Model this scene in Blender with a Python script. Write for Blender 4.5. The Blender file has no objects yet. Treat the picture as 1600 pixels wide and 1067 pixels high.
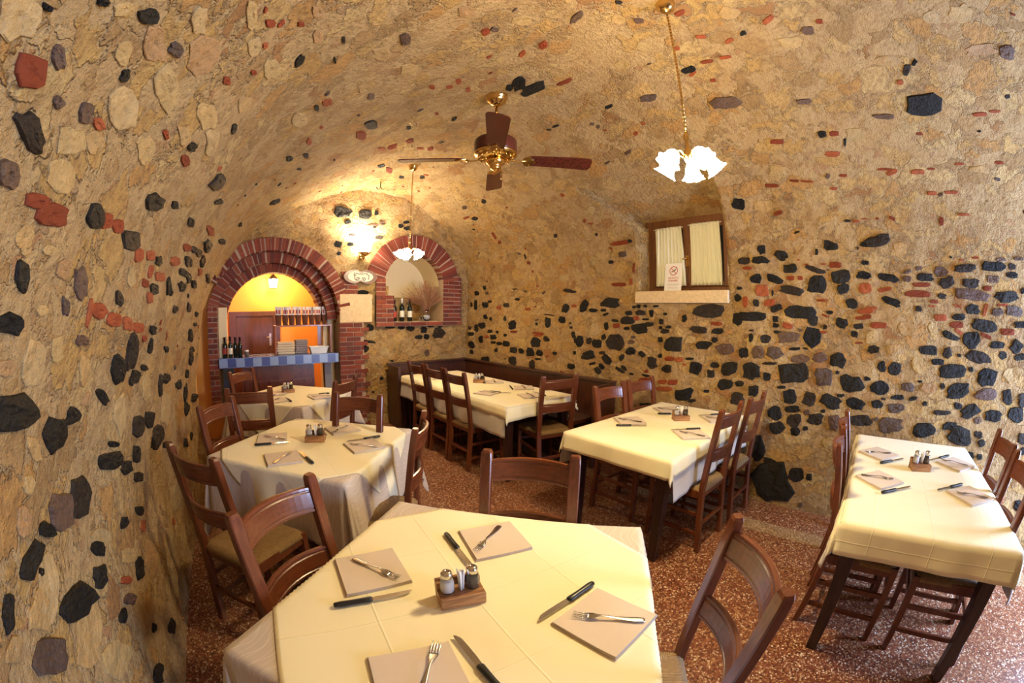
import bpy, bmesh, math, random
import numpy as np
from mathutils import Matrix, Vector, noise

SC = bpy.context.scene
COL = SC.collection
PI = math.pi
R = math.radians
# ---------------------------------------------------------------- camera
# A wide fisheye lens (equal-angle-like). Room frame: +Y towards the arched wall, +X towards the window wall.
cd = bpy.data.cameras.new('camera')
cam = bpy.data.objects.new('camera', cd)
COL.objects.link(cam)
SC.camera = cam
cd.type = 'PANO'
cd.panorama_type = 'FISHEYE_LENS_POLYNOMIAL'
cd.sensor_width = 36
cd.lens = 14
cd.fisheye_fov = R(300)
cd.fisheye_polynomial_k0 = 0
cd.fisheye_polynomial_k1 = -0.07173927384531738
cd.fisheye_polynomial_k2 = -6.682680352014237e-06
cd.fisheye_polynomial_k3 = 8.693744230550643e-06
cd.fisheye_polynomial_k4 = -6.226057855250197e-08
cd.clip_start = .02
mw = Matrix.Rotation(-.691, 4, 'Z') @ Matrix.Rotation(PI / 2 - .067, 4, 'X') @ Matrix.Rotation(.007, 4, 'Z')
mw.translation = (0, 0, 1.52)
cam.matrix_world = mw
# ---------------------------------------------------------------- world, exposure, light
SC.view_settings.view_transform = 'Standard'
SC.view_settings.look = 'None'
SC.view_settings.gamma = 1
SC.view_settings.use_curve_mapping = False
SC.cycles.max_bounces = 7
SC.cycles.diffuse_bounces = 4
SC.cycles.glossy_bounces = 3
SC.cycles.transmission_bounces = 6
SC.view_settings.exposure = 0.62
wd = bpy.data.worlds.new('world'); SC.world = wd; wd.use_nodes = True
bg = wd.node_tree.nodes['Background']
bg.inputs[0].default_value = (.62, .74, 1.0, 1); bg.inputs[1].default_value = .6


def lamp(name, kind, loc, power, color, size=.05, rot=None, size_y=None, spot=None):
    l = bpy.data.lights.new(name, kind)
    l.energy = power; l.color = color
    if kind == 'AREA':
        l.size = size
        if size_y: l.shape = 'RECTANGLE'; l.size_y = size_y
    else:
        l.shadow_soft_size = size
    if spot: l.spot_size = spot; l.spot_blend = .5
    o = bpy.data.objects.new(name, l); COL.objects.link(o); o.location = loc
    if rot: o.rotation_euler = rot
    return o


WARM = (1.0, .77, .40)
LAMP1 = (1.67, .75); LAMP2 = (1.86, 4.05)
lamp('pendant_light', 'POINT', (LAMP1[0], LAMP1[1], 2.17), 66, WARM, .09)
lamp('pendant_light', 'POINT', (LAMP2[0], LAMP2[1], 2.14), 26, WARM, .09)
lamp('sconce_light', 'POINT', (1.66, 5.04, 2.42), 72, (1.0, .90, .76), .04)
lamp('lantern_light', 'POINT', (.60, 6.25, 2.02), 22, (1.0, .62, .22), .05)
lamp('kitchen_fill', 'POINT', (.75, 5.8, 2.45), 16, (1.0, .78, .5), .08)  # unseen fill added above the arch to brighten the baskets, no fixture
lamp('daylight', 'AREA', (2.75, -2.72, 1.15), 210, (.50, .64, 1.0), .9, (R(90), 0, R(18)), 2.0)

# ---------------------------------------------------------------- material helpers
MATS = {}


def new_mat(name):
    m = bpy.data.materials.new(name); m.use_nodes = True
    nt = m.node_tree
    b = nt.nodes['Principled BSDF']
    MATS[name] = m
    return m, nt, b


class G:
    """tiny node helper"""
    def __init__(s, nt): s.nt = nt

    def n(s, t, ins=None, **kw):
        nd = s.nt.nodes.new(t)
        for k, v in kw.items(): setattr(nd, k, v)
        for k, v in (ins or {}).items():
            if isinstance(v, bpy.types.NodeSocket): s.nt.links.new(v, nd.inputs[k])
            else: nd.inputs[k].default_value = v
        return nd

    def math(s, op, a, b=None, c=None, clamp=False):
        nd = s.nt.nodes.new('ShaderNodeMath'); nd.operation = op; nd.use_clamp = clamp
        for i, v in enumerate((a, b, c)):
            if v is None: continue
            if isinstance(v, bpy.types.NodeSocket): s.nt.links.new(v, nd.inputs[i])
            else: nd.inputs[i].default_value = v
        return nd.outputs[0]

    def mix(s, f, a, b, mode='MIX'):
        nd = s.nt.nodes.new('ShaderNodeMix'); nd.data_type = 'RGBA'; nd.blend_type = mode
        for k, v in ((0, f), (6, a), (7, b)):
            if isinstance(v, bpy.types.NodeSocket): s.nt.links.new(v, nd.inputs[k])
            else: nd.inputs[k].default_value = v if not isinstance(v, tuple) else (*v, 1)[:4]
        return nd.outputs[2]

    def ramp(s, f, stops, interp='LINEAR'):
        nd = s.nt.nodes.new('ShaderNodeValToRGB'); nd.color_ramp.interpolation = interp
        e = nd.color_ramp.elements
        while len(e) > 1: e.remove(e[-1])
        for i, (p, c) in enumerate(stops):
            q = e[0] if i == 0 else e.new(p)
            q.position = p; q.color = (*c, 1) if len(c) == 3 else c
        if isinstance(f, bpy.types.NodeSocket): s.nt.links.new(f, nd.inputs[0])
        return nd.outputs[0]

    def smooth(s, v, a, b, lo=0., hi=1.):
        nd = s.nt.nodes.new('ShaderNodeMapRange'); nd.interpolation_type = 'SMOOTHSTEP'
        s.nt.links.new(v, nd.inputs[0])
        for i, x in enumerate((a, b, lo, hi)): nd.inputs[i + 1].default_value = x
        return nd.outputs[0]

    def link(s, a, b): s.nt.links.new(a, b)


def g3(v): return (v, v, v)


def simple(name, col, rough=.5, metal=0., bump=0., bscale=200., var=0., **kw):
    m, nt, b = new_mat(name); g = G(nt)
    b.inputs['Roughness'].default_value = rough; b.inputs['Metallic'].default_value = metal
    tc = g.n('ShaderNodeTexCoord').outputs['Object']
    nz = g.n('ShaderNodeTexNoise', {'Vector': tc, 'Scale': bscale, 'Detail': 3.})
    c2 = tuple(max(0, x * (1 - (var or .06))) for x in col)
    g.link(g.mix(nz.outputs[0], c2, col), b.inputs['Base Color'])
    if bump:
        bp = g.n('ShaderNodeBump', {'Height': nz.outputs[0], 'Strength': bump, 'Distance': .002})
        g.link(bp.outputs[0], b.inputs['Normal'])
    for k, v in kw.items(): b.inputs[k.replace('_', ' ')].default_value = v
    return m


def wood(name, c1, c2, rough=.3, stretch=9., axis='z'):
    m, nt, b = new_mat(name); g = G(nt)
    tc = g.n('ShaderNodeTexCoord').outputs['Object']
    mp = g.n('ShaderNodeMapping', {'Vector': tc, 'Scale': (stretch * 4, stretch * 4, stretch * .35) if axis == 'z' else (stretch * .35, stretch * 4, stretch * 4)})
    nz = g.n('ShaderNodeTexNoise', {'Vector': mp.outputs[0], 'Scale': 1.5, 'Detail': 6., 'Distortion': 1.2})
    f = g.smooth(nz.outputs[0], .3, .72)
    g.link(g.mix(f, c1, c2), b.inputs['Base Color'])
    b.inputs['Roughness'].default_value = rough
    bp = g.n('ShaderNodeBump', {'Height': nz.outputs[0], 'Strength': .12, 'Distance': .002})
    g.link(bp.outputs[0], b.inputs['Normal'])
    b.inputs['Coat Weight'].default_value = .18; b.inputs['Coat Roughness'].default_value = .12
    return m


def masonry(name, hue=0):
    """rubble wall: lime mortar with limestone pieces showing through"""
    m, nt, b = new_mat(name); g = G(nt)
    tc = g.n('ShaderNodeTexCoord').outputs['Object']
    nz = g.n('ShaderNodeTexNoise', {'Vector': tc, 'Scale': 9., 'Detail': 4., 'Roughness': .6})
    off = g.n('ShaderNodeVectorMath', {0: nz.outputs['Color'], 1: (.5, .5, .5)}, operation='SUBTRACT').outputs[0]
    off = g.n('ShaderNodeVectorMath', {0: off, 3: .24}, operation='SCALE').outputs[0]
    pos = g.n('ShaderNodeVectorMath', {0: tc, 1: off}, operation='ADD').outputs[0]
    mp = g.n('ShaderNodeMapping', {'Vector': pos, 'Scale': (1.05, .75, 1.3)}).outputs[0]
    va = g.n('ShaderNodeTexVoronoi', {'Vector': mp, 'Scale': 7.0}, feature='F1')
    ve = g.n('ShaderNodeTexVoronoi', {'Vector': mp, 'Scale': 7.0}, feature='DISTANCE_TO_EDGE')
    sep = g.n('ShaderNodeSeparateColor', {0: va.outputs['Color']})
    r1, r2, r3 = sep.outputs[0], sep.outputs[1], sep.outputs[2]
    vb = g.n('ShaderNodeTexVoronoi', {'Vector': mp, 'Scale': 19.}, feature='F1')
    vbe = g.n('ShaderNodeTexVoronoi', {'Vector': mp, 'Scale': 19.}, feature='DISTANCE_TO_EDGE')
    sb = g.n('ShaderNodeSeparateColor', {0: vb.outputs['Color']})
    fine = g.n('ShaderNodeTexNoise', {'Vector': tc, 'Scale': 34., 'Detail': 6., 'Roughness': .65})
    grit = g.n('ShaderNodeTexNoise', {'Vector': tc, 'Scale': 190., 'Detail': 3., 'Roughness': .6})
    big = g.n('ShaderNodeTexNoise', {'Vector': tc, 'Scale': 1.3, 'Detail': 2.})
    # mortar
    mort = g.ramp(fine.outputs[0], [(.28, (.38, .25, .11)), (.5, (.53, .385, .195)), (.75, (.61, .47, .26))])
    mort = g.mix(g.smooth(grit.outputs[0], .62, .72), mort, (.36, .24, .13))
    mort = g.mix(g.smooth(big.outputs[0], .35, .65, 0, .4), mort, (.62, .44, .21))
    # stones
    st = g.ramp(r2, [(0, (.60, .40, .14)), (.16, (.44, .30, .13)), (.3, (.64, .45, .18)), (.45, (.50, .34, .15)),
                     (.6, (.65, .49, .23)), (.74, (.58, .35, .12)), (.88, (.60, .41, .15)), (.95, (.44, .24, .09))], 'CONSTANT')
    st = g.mix(g.smooth(fine.outputs[0], .36, .60), g.mix(.55, st, (.32, .18, .07)), st)
    edge = g.math('ADD', ve.outputs['Distance'], g.math('MULTIPLY', g.math('SUBTRACT', fine.outputs[0], .5), .10))
    show = g.math('GREATER_THAN', r1, .42)
    k1 = g.math('MULTIPLY', g.smooth(edge, .025, .085), show)
    s2 = g.ramp(sb.outputs[1], [(0, (.48, .32, .14)), (.35, (.60, .44, .22)), (.7, (.46, .31, .16)), (.92, (.48, .28, .13))], 'CONSTANT')
    k2 = g.math('MULTIPLY', g.smooth(g.math('ADD', vbe.outputs['Distance'], g.math('MULTIPLY', g.math('SUBTRACT', fine.outputs[0], .5), .12)), .05, .11),
                g.math('GREATER_THAN', sb.outputs[0], .62))
    k2 = g.math('MULTIPLY', k2, g.math('SUBTRACT', 1., k1))
    base = g.mix(k2, g.mix(k1, mort, st), s2)
    # crevice shade round the stones, painted into the colour as a brown joint
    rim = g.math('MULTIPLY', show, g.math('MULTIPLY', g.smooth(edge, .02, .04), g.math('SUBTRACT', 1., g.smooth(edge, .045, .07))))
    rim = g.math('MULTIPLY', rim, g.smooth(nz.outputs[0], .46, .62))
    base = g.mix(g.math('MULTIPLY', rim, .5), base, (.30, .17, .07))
    base = g.mix(1., base, (.90, .81, .68), 'MULTIPLY')
    g.link(base, b.inputs['Base Color'])
    b.inputs['Roughness'].default_value = .78
    b.inputs['Specular IOR Level'].default_value = .35
    h = g.math('ADD', g.math('MULTIPLY', k1, g.math('ADD', .35, g.math('MULTIPLY', r3, .9))), g.math('MULTIPLY', k2, .5))
    h = g.math('SUBTRACT', h, g.math('MULTIPLY', rim, .8))
    h = g.math('ADD', h, g.math('MULTIPLY', fine.outputs[0], 1.5))
    h = g.math('ADD', h, g.math('MULTIPLY', nz.outputs[0], .9))
    h = g.math('ADD', h, g.math('MULTIPLY', grit.outputs[0], .22))
    bp = g.n('ShaderNodeBump', {'Height': h, 'Strength': 1., 'Distance': .030})
    g.link(bp.outputs[0], b.inputs['Normal'])
    return m


def stone_mat(name, cols, rough=.55, bump=.012, scale=26., spec=.5):
    m, nt, b = new_mat(name); g = G(nt)
    tc = g.n('ShaderNodeTexCoord').outputs['Object']
    geo = g.n('ShaderNodeNewGeometry')
    nz = g.n('ShaderNodeTexNoise', {'Vector': tc, 'Scale': scale, 'Detail': 5., 'Roughness': .65})
    c = g.ramp(geo.outputs['Random Per Island'], [(i / len(cols), x) for i, x in enumerate(cols)], 'CONSTANT')
    c = g.mix(g.smooth(nz.outputs[0], .35, .7), g.mix(.4, c, tuple(x * .5 for x in cols[0])), c)
    g.link(c, b.inputs['Base Color'])
    b.inputs['Roughness'].default_value = rough; b.inputs['Specular IOR Level'].default_value = spec
    bp = g.n('ShaderNodeBump', {'Height': nz.outputs[0], 'Strength': 1., 'Distance': bump})
    g.link(bp.outputs[0], b.inputs['Normal'])
    return m


masonry('masonry')
stone_mat('dark_stone', [(.012, .010, .007), (.020, .016, .011), (.008, .007, .006), (.030, .020, .013), (.015, .012, .008)], .6, .022, 30., .2)
stone_mat('brown_stone', [(.085, .040, .022), (.11, .06, .034), (.07, .04, .025)], .7, .016)
stone_mat('red_brick_stone', [(.22, .042, .013), (.28, .062, .020), (.17, .034, .012), (.30, .080, .028)], .8, .006, 26., .2)
stone_mat('ochre_stone', [(.42, .26, .09), (.37, .23, .085), (.42, .275, .10), (.34, .19, .075)], .75, .022, 22.)
stone_mat('pale_stone', [(.40, .27, .105), (.36, .245, .10), (.42, .285, .12)], .75, .020, 22.)
stone_mat('brick', [(.19, .038, .019), (.24, .052, .026), (.155, .030, .018), (.27, .070, .036), (.13, .038, .028)], .75, .004, 60., .25)
stone_mat('brick_mortar', [(.46, .33, .22)], .85, .004, 80.)
stone_mat('limestone', [(.66, .50, .29)], .8, .004, 30.)
wood('chair_wood', (.095, .024, .009), (.155, .042, .015), .3)
wood('chair_wood_level', (.095, .024, .009), (.155, .042, .015), .3, axis='x')
wood('table_wood', (.018, .006, .005), (.040, .014, .009), .35)
wood('bench_wood', (.035, .011, .006), (.075, .022, .010), .35)
wood('caddy_wood', (.20, .08, .03), (.48, .25, .10), .5, stretch=12, axis='x')
wood('window_wood', (.10, .035, .012), (.19, .075, .025), .45)
wood('fan_wood', (.055, .010, .007), (.10, .020, .012), .22)
wood('counter_wood', (.06, .014, .010), (.15, .035, .018), .3)
wood('door_wood', (.085, .035, .035), (.13, .055, .05), .4)
wood('shelf_wood', (.26, .075, .03), (.38, .13, .055), .45)
simple('brass', (.75, .50, .18), .18, 1.)
simple('steel', (.62, .60, .58), .22, 1.)
simple('chrome', (.75, .74, .72), .12, 1.)
simple('black_plastic', (.012, .012, .013), .35)
simple('black_iron', (.02, .018, .016), .5, .6)
simple('napkin_paper', (.66, .56, .46), .9, 0, .25, 900.)
simple('white_paper', (.78, .76, .74), .8)
simple('salt', (.82, .80, .78), .8)
simple('pepper', (.20, .15, .11), .9, 0, .5, 900., .6)
simple('orange_plaster', (.80, .42, .10), .85, 0, .2, 40.)
simple('cream_plaster', (.74, .60, .36), .85, 0, .2, 40.)
simple('white_plastic', (.78, .77, .75), .4)
simple('curtain_cloth', (.74, .73, .58), .9, 0, .2, 500.)
simple('bottle_glass', (.008, .014, .010), .08, 0, 0, 10.)
simple('foil_dark', (.03, .006, .012), .35, .3)
simple('foil_white', (.75, .73, .70), .4)
simple('label_paper', (.72, .66, .52), .7)
simple('label_red', (.40, .05, .03), .7)
simple('straw', (.42, .18, .10), .9, 0, .2, 60., .35)
simple('straw_pale', (.55, .36, .18), .9, 0, .2, 60., .35)
simple('wicker', (.22, .075, .035), .7, 0, .6, 160., .5)
simple('grey_cloth', (.26, .22, .22), .9)
simple('cream_cloth', (.66, .53, .36), .9)
simple('ink', (.03, .022, .02), .6)
simple('red_ink', (.45, .05, .05), .7)
simple('grey_ink', (.35, .30, .30), .7)
simple('grey_paint', (.22, .19, .20), .6)
simple('blue_black_paint', (.02, .028, .05), .5)
simple('window_dark', (.02, .02, .022), .08)
simple('frosted_metal', (.55, .54, .56), .4, .7)


def glass(name, col=(1, 1, 1), rough=.02):
    m, nt, b = new_mat(name)
    b.inputs['Base Color'].default_value = (*col, 1)
    b.inputs['Transmission Weight'].default_value = 1
    b.inputs['Roughness'].default_value = rough
    b.inputs['IOR'].default_value = 1.45
    return m


glass('clear_glass')


def glow(name, col, strength):
    m, nt, b = new_mat(name)
    b.inputs['Base Color'].default_value = (*col, 1)
    b.inputs['Emission Color'].default_value = (*col, 1)
    b.inputs['Emission Strength'].default_value = strength
    return m


glow('lit_shade', (1, .86, .62), 30)
glow('lit_bulb', (1, .85, .6), 60)
glow('lit_sconce', (1, .93, .8), 45)
glow('lit_lantern', (1, .72, .34), 22)


def cloth_mat(name, col, crease=0., waves=False, step=.28, rough=.85, ratio=1.):
    m, nt, b = new_mat(name); g = G(nt)
    uv = g.n('ShaderNodeUVMap').outputs[0]
    sp = g.n('ShaderNodeSeparateXYZ', {0: uv})
    wv = g.n('ShaderNodeTexNoise', {'Vector': uv, 'Scale': 420., 'Detail': 2.})
    soft = g.n('ShaderNodeTexNoise', {'Vector': uv, 'Scale': 5., 'Detail': 2.})
    c = g.mix(g.math('MULTIPLY', wv.outputs[0], .5), col, tuple(x * .9 for x in col))
    h = g.math('ADD', g.math('MULTIPLY', wv.outputs[0], .03), g.math('MULTIPLY', soft.outputs[0], 1.2))
    if crease:
        for ax in (0, 1):
            f = g.math('ABSOLUTE', g.math('SUBTRACT', g.math('FRACT', g.math('ADD', g.math('DIVIDE', sp.outputs[ax], step), .5)), .5))
            h = g.math('ADD', h, g.math('MULTIPLY', g.math('SUBTRACT', 1., g.smooth(f, .0, .016)), crease))
    if waves:
        w = g.math('SINE', g.math('MULTIPLY', sp.outputs[0], 26.))
        w2 = g.math('SINE', g.math('MULTIPLY', sp.outputs[0], 41.))
        for amp, per, ww in ((.011, .026, w), (.013, .041, w2)):
            f = g.math('FRACT', g.math('DIVIDE', g.math('ADD', sp.outputs[1], g.math('MULTIPLY', ww, amp)), per))
            f = g.math('ABSOLUTE', g.math('SUBTRACT', f, .5))
            c = g.mix(g.math('MULTIPLY', g.math('SUBTRACT', 1., g.smooth(f, .02, .05)), .45), c, tuple(min(1, x * 1.5) for x in col))
    g.link(c, b.inputs['Base Color'])
    b.inputs['Roughness'].default_value = rough
    b.inputs['Sheen Weight'].default_value = .2
    bp = g.n('ShaderNodeBump', {'Height': h, 'Strength': .6, 'Distance': .004})
    g.link(bp.outputs[0], b.inputs['Normal'])
    return m


cloth_mat('cream_tablecloth', (.88, .80, .53), .35)
cloth_mat('beige_undercloth', (.56, .47, .38), 0, True)
cloth_mat('grey_undercloth', (.56, .52, .48), .2)


def floor_mat():
    m, nt, b = new_mat('terrazzo'); g = G(nt)
    tc = g.n('ShaderNodeTexCoord').outputs['Object']
    v = g.n('ShaderNodeTexVoronoi', {'Vector': tc, 'Scale': 105.}, feature='F1')
    e = g.n('ShaderNodeTexVoronoi', {'Vector': tc, 'Scale': 105.}, feature='DISTANCE_TO_EDGE')
    s = g.n('ShaderNodeSeparateColor', {0: v.outputs['Color']})
    chips = g.ramp(s.outputs[0], [(0, (.18, .055, .025)), (.30, (.28, .10, .045)), (.52, (.38, .19, .09)), (.68, (.08, .03, .02)), (.80, (.52, .35, .2)), (.93, (.70, .58, .44))], 'CONSTANT')
    base = g.mix(g.smooth(e.outputs['Distance'], .03, .10), (.15, .05, .03), chips)
    xs = g.n('ShaderNodeSeparateXYZ', {0: tc}).outputs[0]
    band = g.math('MULTIPLY', g.math('GREATER_THAN', xs, 2.80), g.math('LESS_THAN', xs, 2.97))
    chips2 = g.ramp(s.outputs[0], [(0, (.30, .20, .10)), (.5, (.38, .26, .14)), (.8, (.5, .4, .26))], 'CONSTANT')
    base = g.mix(g.math('MULTIPLY', band, .7), base, chips2)
    g.link(base, b.inputs['Base Color'])
    b.inputs['Roughness'].default_value = .3
    nz = g.n('ShaderNodeTexNoise', {'Vector': tc, 'Scale': 90., 'Detail': 3.})
    bp = g.n('ShaderNodeBump', {'Height': nz.outputs[0], 'Strength': .35, 'Distance': .002})
    g.link(bp.outputs[0], b.inputs['Normal'])


floor_mat()


def rush_mat():
    m, nt, b = new_mat('rush'); g = G(nt)
    tc = g.n('ShaderNodeTexCoord').outputs['Object']
    s = g.n('ShaderNodeSeparateXYZ', {0: tc})
    x = g.math('ABSOLUTE', s.outputs[0]); y = g.math('ABSOLUTE', g.math('SUBTRACT', s.outputs[1], .005))
    side = g.math('GREATER_THAN', g.math('MULTIPLY', x, .95), y)
    co = g.math('ADD', g.math('MULTIPLY', side, s.outputs[1]), g.math('MULTIPLY', g.math('SUBTRACT', 1., side), s.outputs[0]))
    w = g.math('ABSOLUTE', g.math('SINE', g.math('MULTIPLY', co, 480.)))
    nz = g.n('ShaderNodeTexNoise', {'Vector': tc, 'Scale': 60., 'Detail': 3.})
    c = g.mix(g.math('MULTIPLY', w, nz.outputs[0]), (.22, .12, .04), (.56, .38, .17))
    g.link(c, b.inputs['Base Color']); b.inputs['Roughness'].default_value = .75
    bp = g.n('ShaderNodeBump', {'Height': w, 'Strength': .9, 'Distance': .004})
    g.link(bp.outputs[0], b.inputs['Normal'])


rush_mat()


def tile_mat():
    m, nt, b = new_mat('blue_check_tile'); g = G(nt)
    tc = g.n('ShaderNodeTexCoord').outputs['Object']
    ck = g.n('ShaderNodeTexChecker', {'Vector': g.n('ShaderNodeMapping', {'Vector': tc, 'Location': (.02, .02, .0535)}).outputs[0], 'Scale': 9.3, 'Color1': (.06, .09, .27, 1), 'Color2': (.24, .32, .52, 1)})
    g.link(ck.outputs[0], b.inputs['Base Color']); b.inputs['Roughness'].default_value = .25


tile_mat()
# ---------------------------------------------------------------- geometry helpers
def M(*names): return [MATS[n] for n in names]


class MB:
    """collects shapes, then links them as ONE mesh object"""
    def __init__(s): s.v = []; s.f = []; s.m = []; s.sm = []; s.uv = None

    def add(s, vs, fs, mi=0, smooth=False, T=None):
        o = len(s.v)
        if T is not None: vs = [T @ Vector(p) for p in vs]
        s.v += [tuple(p) for p in vs]
        s.f += [tuple(i + o for i in f) for f in fs]
        s.m += [mi] * len(fs); s.sm += [smooth] * len(fs)
        return s

    def box(s, c, d, T=None, mi=0, bev=0., taper=1.):
        bm = bmesh.new()
        bmesh.ops.create_cube(bm, size=1)
        for v in bm.verts:
            k = taper if v.co.z < 0 else 1
            v.co = Vector((v.co.x * d[0] * k, v.co.y * d[1] * k, v.co.z * d[2]))
        if bev: bmesh.ops.bevel(bm, geom=bm.edges[:], offset=bev, segments=2, affect='EDGES', profile=.6)
        bm.verts.index_update()
        vs = [v.co + Vector(c) for v in bm.verts]; fs = [[v.index for v in f.verts] for f in bm.faces]
        bm.free()
        return s.add(vs, fs, mi, False, T)

    def lathe(s, prof, n=24, T=None, mi=0, smooth=True, cap=True):
        vs = []; fs = []
        for r, z in prof:
            for i in range(n):
                a = 2 * PI * i / n; vs.append((r * math.cos(a), r * math.sin(a), z))
        for k in range(len(prof) - 1):
            for i in range(n):
                j = (i + 1) % n
                fs.append((k * n + i, k * n + j, (k + 1) * n + j, (k + 1) * n + i))
        if cap:
            fs.append(tuple(range(n))[::-1]); fs.append(tuple(range((len(prof) - 1) * n, len(prof) * n)))
        return s.add(vs, fs, mi, smooth, T)

    def tube(s, path, rad, n=8, mi=0, T=None, flat=1., cap=True):
        P = [Vector(p) for p in path]; vs = []; fs = []
        up = Vector((0, 0, 1))
        for i, p in enumerate(P):
            t = (P[min(i + 1, len(P) - 1)] - P[max(i - 1, 0)]).normalized()
            ref = up if abs(t.dot(up)) < .95 else Vector((1, 0, 0))
            a = t.cross(ref).normalized(); b = a.cross(t)
            r = rad[i] if isinstance(rad, (list, tuple)) else rad
            for k in range(n):
                q = 2 * PI * k / n
                vs.append(p + a * math.cos(q) * r + b * math.sin(q) * r * flat)
        for i in range(len(P) - 1):
            for k in range(n):
                j = (k + 1) % n
                fs.append((i * n + k, i * n + j, (i + 1) * n + j, (i + 1) * n + k))
        if cap: fs.append(tuple(range(n))[::-1]); fs.append(tuple(range((len(P) - 1) * n, len(P) * n)))
        return s.add(vs, fs, mi, True, T)

    def prism(s, outline, z0, z1, T=None, mi=0, smooth=False):
        n = len(outline)
        vs = [(x, y, z0) for x, y in outline] + [(x, y, z1) for x, y in outline]
        fs = [tuple(range(n))[::-1], tuple(range(n, 2 * n))] + [(i, (i + 1) % n, n + (i + 1) % n, n + i) for i in range(n)]
        return s.add(vs, fs, mi, smooth, T)

    def loft(s, rings, mi=0, smooth=False, T=None, cap=True):
        n = len(rings[0]); vs = [p for r in rings for p in r]; fs = []
        for k in range(len(rings) - 1):
            for i in range(n):
                j = (i + 1) % n
                fs.append((k * n + i, k * n + j, (k + 1) * n + j, (k + 1) * n + i))
        if cap: fs.append(tuple(range(n))[::-1]); fs.append(tuple(range((len(rings) - 1) * n, len(rings) * n)))
        return s.add(vs, fs, mi, smooth, T)

    def build(s, name, mats, parent=None, loc=None, rotz=0.):
        me = bpy.data.meshes.new(name)
        me.from_pydata(s.v, [], s.f)
        me.polygons.foreach_set('material_index', s.m)
        me.polygons.foreach_set('use_smooth', s.sm)
        for m in (mats if isinstance(mats, list) else M(mats)): me.materials.append(m)
        if s.uv is not None:
            l = me.uv_layers.new(name='UVMap')
            idx = np.zeros(len(me.loops), int); me.loops.foreach_get('vertex_index', idx)
            l.data.foreach_set('uv', np.array(s.uv)[idx].ravel())
        me.update()
        bm = bmesh.new(); bm.from_mesh(me)
        if s.uv is None: bmesh.ops.recalc_face_normals(bm, faces=bm.faces)
        bm.to_mesh(me); bm.free()
        o = bpy.data.objects.new(name, me); COL.objects.link(o)
        if parent: o.parent = parent
        if loc is not None: o.location = loc
        o.rotation_euler = (0, 0, rotz)
        return o


def tag(o, label=None, cat=None, group=None, kind=None):
    if label: o['label'] = label
    if cat: o['category'] = cat
    if group: o['group'] = group
    if kind: o['kind'] = kind
    return o


def thing(name, label, cat, loc=(0, 0, 0), rotz=0., group=None):
    o = bpy.data.objects.new(name, None); COL.objects.link(o)
    o.location = loc; o.rotation_euler = (0, 0, rotz); o.empty_display_size = .1
    return tag(o, label, cat, group)


KIDS = {}


def dup(root, loc, rotz, label, group=None):
    if root.name not in KIDS:
        ch = {}
        for o in bpy.data.objects:
            if o.parent: ch.setdefault(o.parent.name, []).append(o)
        KIDS[root.name] = ch
    ch = KIDS[root.name]

    def cp(o, par):
        c = o.copy(); COL.objects.link(c)
        if par: c.parent = par
        for k in ch.get(o.name, []): cp(k, c)
        return c
    r = cp(root, None)
    r.location = loc; r.rotation_euler = (0, 0, rotz); r['label'] = label
    if group: r['group'] = group
    return r


# ---------------------------------------------------------------- the vault
PR = np.array([(-.54, 0), (-.53, .6), (-.48, 1.1), (-.37, 1.55), (-.29, 1.87), (-.19, 2.06), (-.07, 2.25), (.11, 2.49), (.39, 2.71), (.63, 2.85), (.87, 2.97), (1.13, 3.09), (1.39, 3.18), (1.67, 3.23), (1.95, 3.25), (2.2, 3.22), (2.47, 3.13), (2.79, 2.94), (3.02, 2.76), (3.2, 2.58), (3.32, 2.4), (3.39, 2.1), (3.40, 1.7), (3.37, 1.0), (3.33, .3), (3.33, 0)], float)


def dense(P, n=12):
    out = []
    for i in range(len(P) - 1):
        p0 = P[max(i - 1, 0)]; p1 = P[i]; p2 = P[i + 1]; p3 = P[min(i + 2, len(P) - 1)]
        for t in np.linspace(0, 1, n, endpoint=False):
            out.append(.5 * ((2 * p1) + (p2 - p0) * t + (2 * p0 - 5 * p1 + 4 * p2 - p3) * t * t + (3 * p1 - p0 - 3 * p2 + p3) * t ** 3))
    out.append(P[-1])
    return np.array(out)


DP = dense(PR)
S = np.concatenate([[0], np.cumsum(np.hypot(*np.diff(DP, axis=0).T))])
YB = 5.2      # arched wall
YF = -2.6     # wall behind the camera


def vault_base(s, Y):
    X = np.interp(s, S, DP[:, 0]); z = np.interp(s, S, DP[:, 1])
    sh = .045 * (Y - 2) * np.clip(1 - z / 1.8, 0, 1) * (X < 1)
    return X + sh, z


def vault_normal(s):
    x0, z0 = vault_base(s - .03, 2.); x1, z1 = vault_base(s + .03, 2.)
    dx, dz = x1 - x0, z1 - z0
    l = math.hypot(dx, dz)
    return dz / l, -dx / l       # points into the room


def disp(s, Y):
    p = Vector((s * 2.2, Y * 1.7, 0))
    d = noise.noise(p) * .022 + noise.noise(p * 2.6) * .013 + noise.noise(p * 6.5) * .008
    return d


# window recess in the right wall
WY0, WY1, WZ0, WZT = 1.20, 2.12, 1.77, 2.45


def recess(X, Y, z):
    """how far the wall is cut back (in X) at this spot"""
    if z < WZ0 or X < 2.6: return None
    yl = WY1 + max(0, z - 2.42) * 1.1
    if not (WY0 < Y < yl): return None
    xs = 3.62 if z < WZT else 3.62 - (z - WZT) * 1.75
    return xs if xs > X + .004 else None


def vault_point(s, Y, off=0.):
    X, z = vault_base(s, Y)
    X = float(X); z = float(z)
    nx, nz = vault_normal(s)
    rc = recess(X, Y, z)
    fade = min(1, z / .06) if z < 1 else 1
    d = disp(s, Y) * (.35 if rc else 1.) * fade + off
    if rc: return (rc + nx * d, Y, z)
    return (X + nx * d, Y, z + nz * d)


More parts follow.
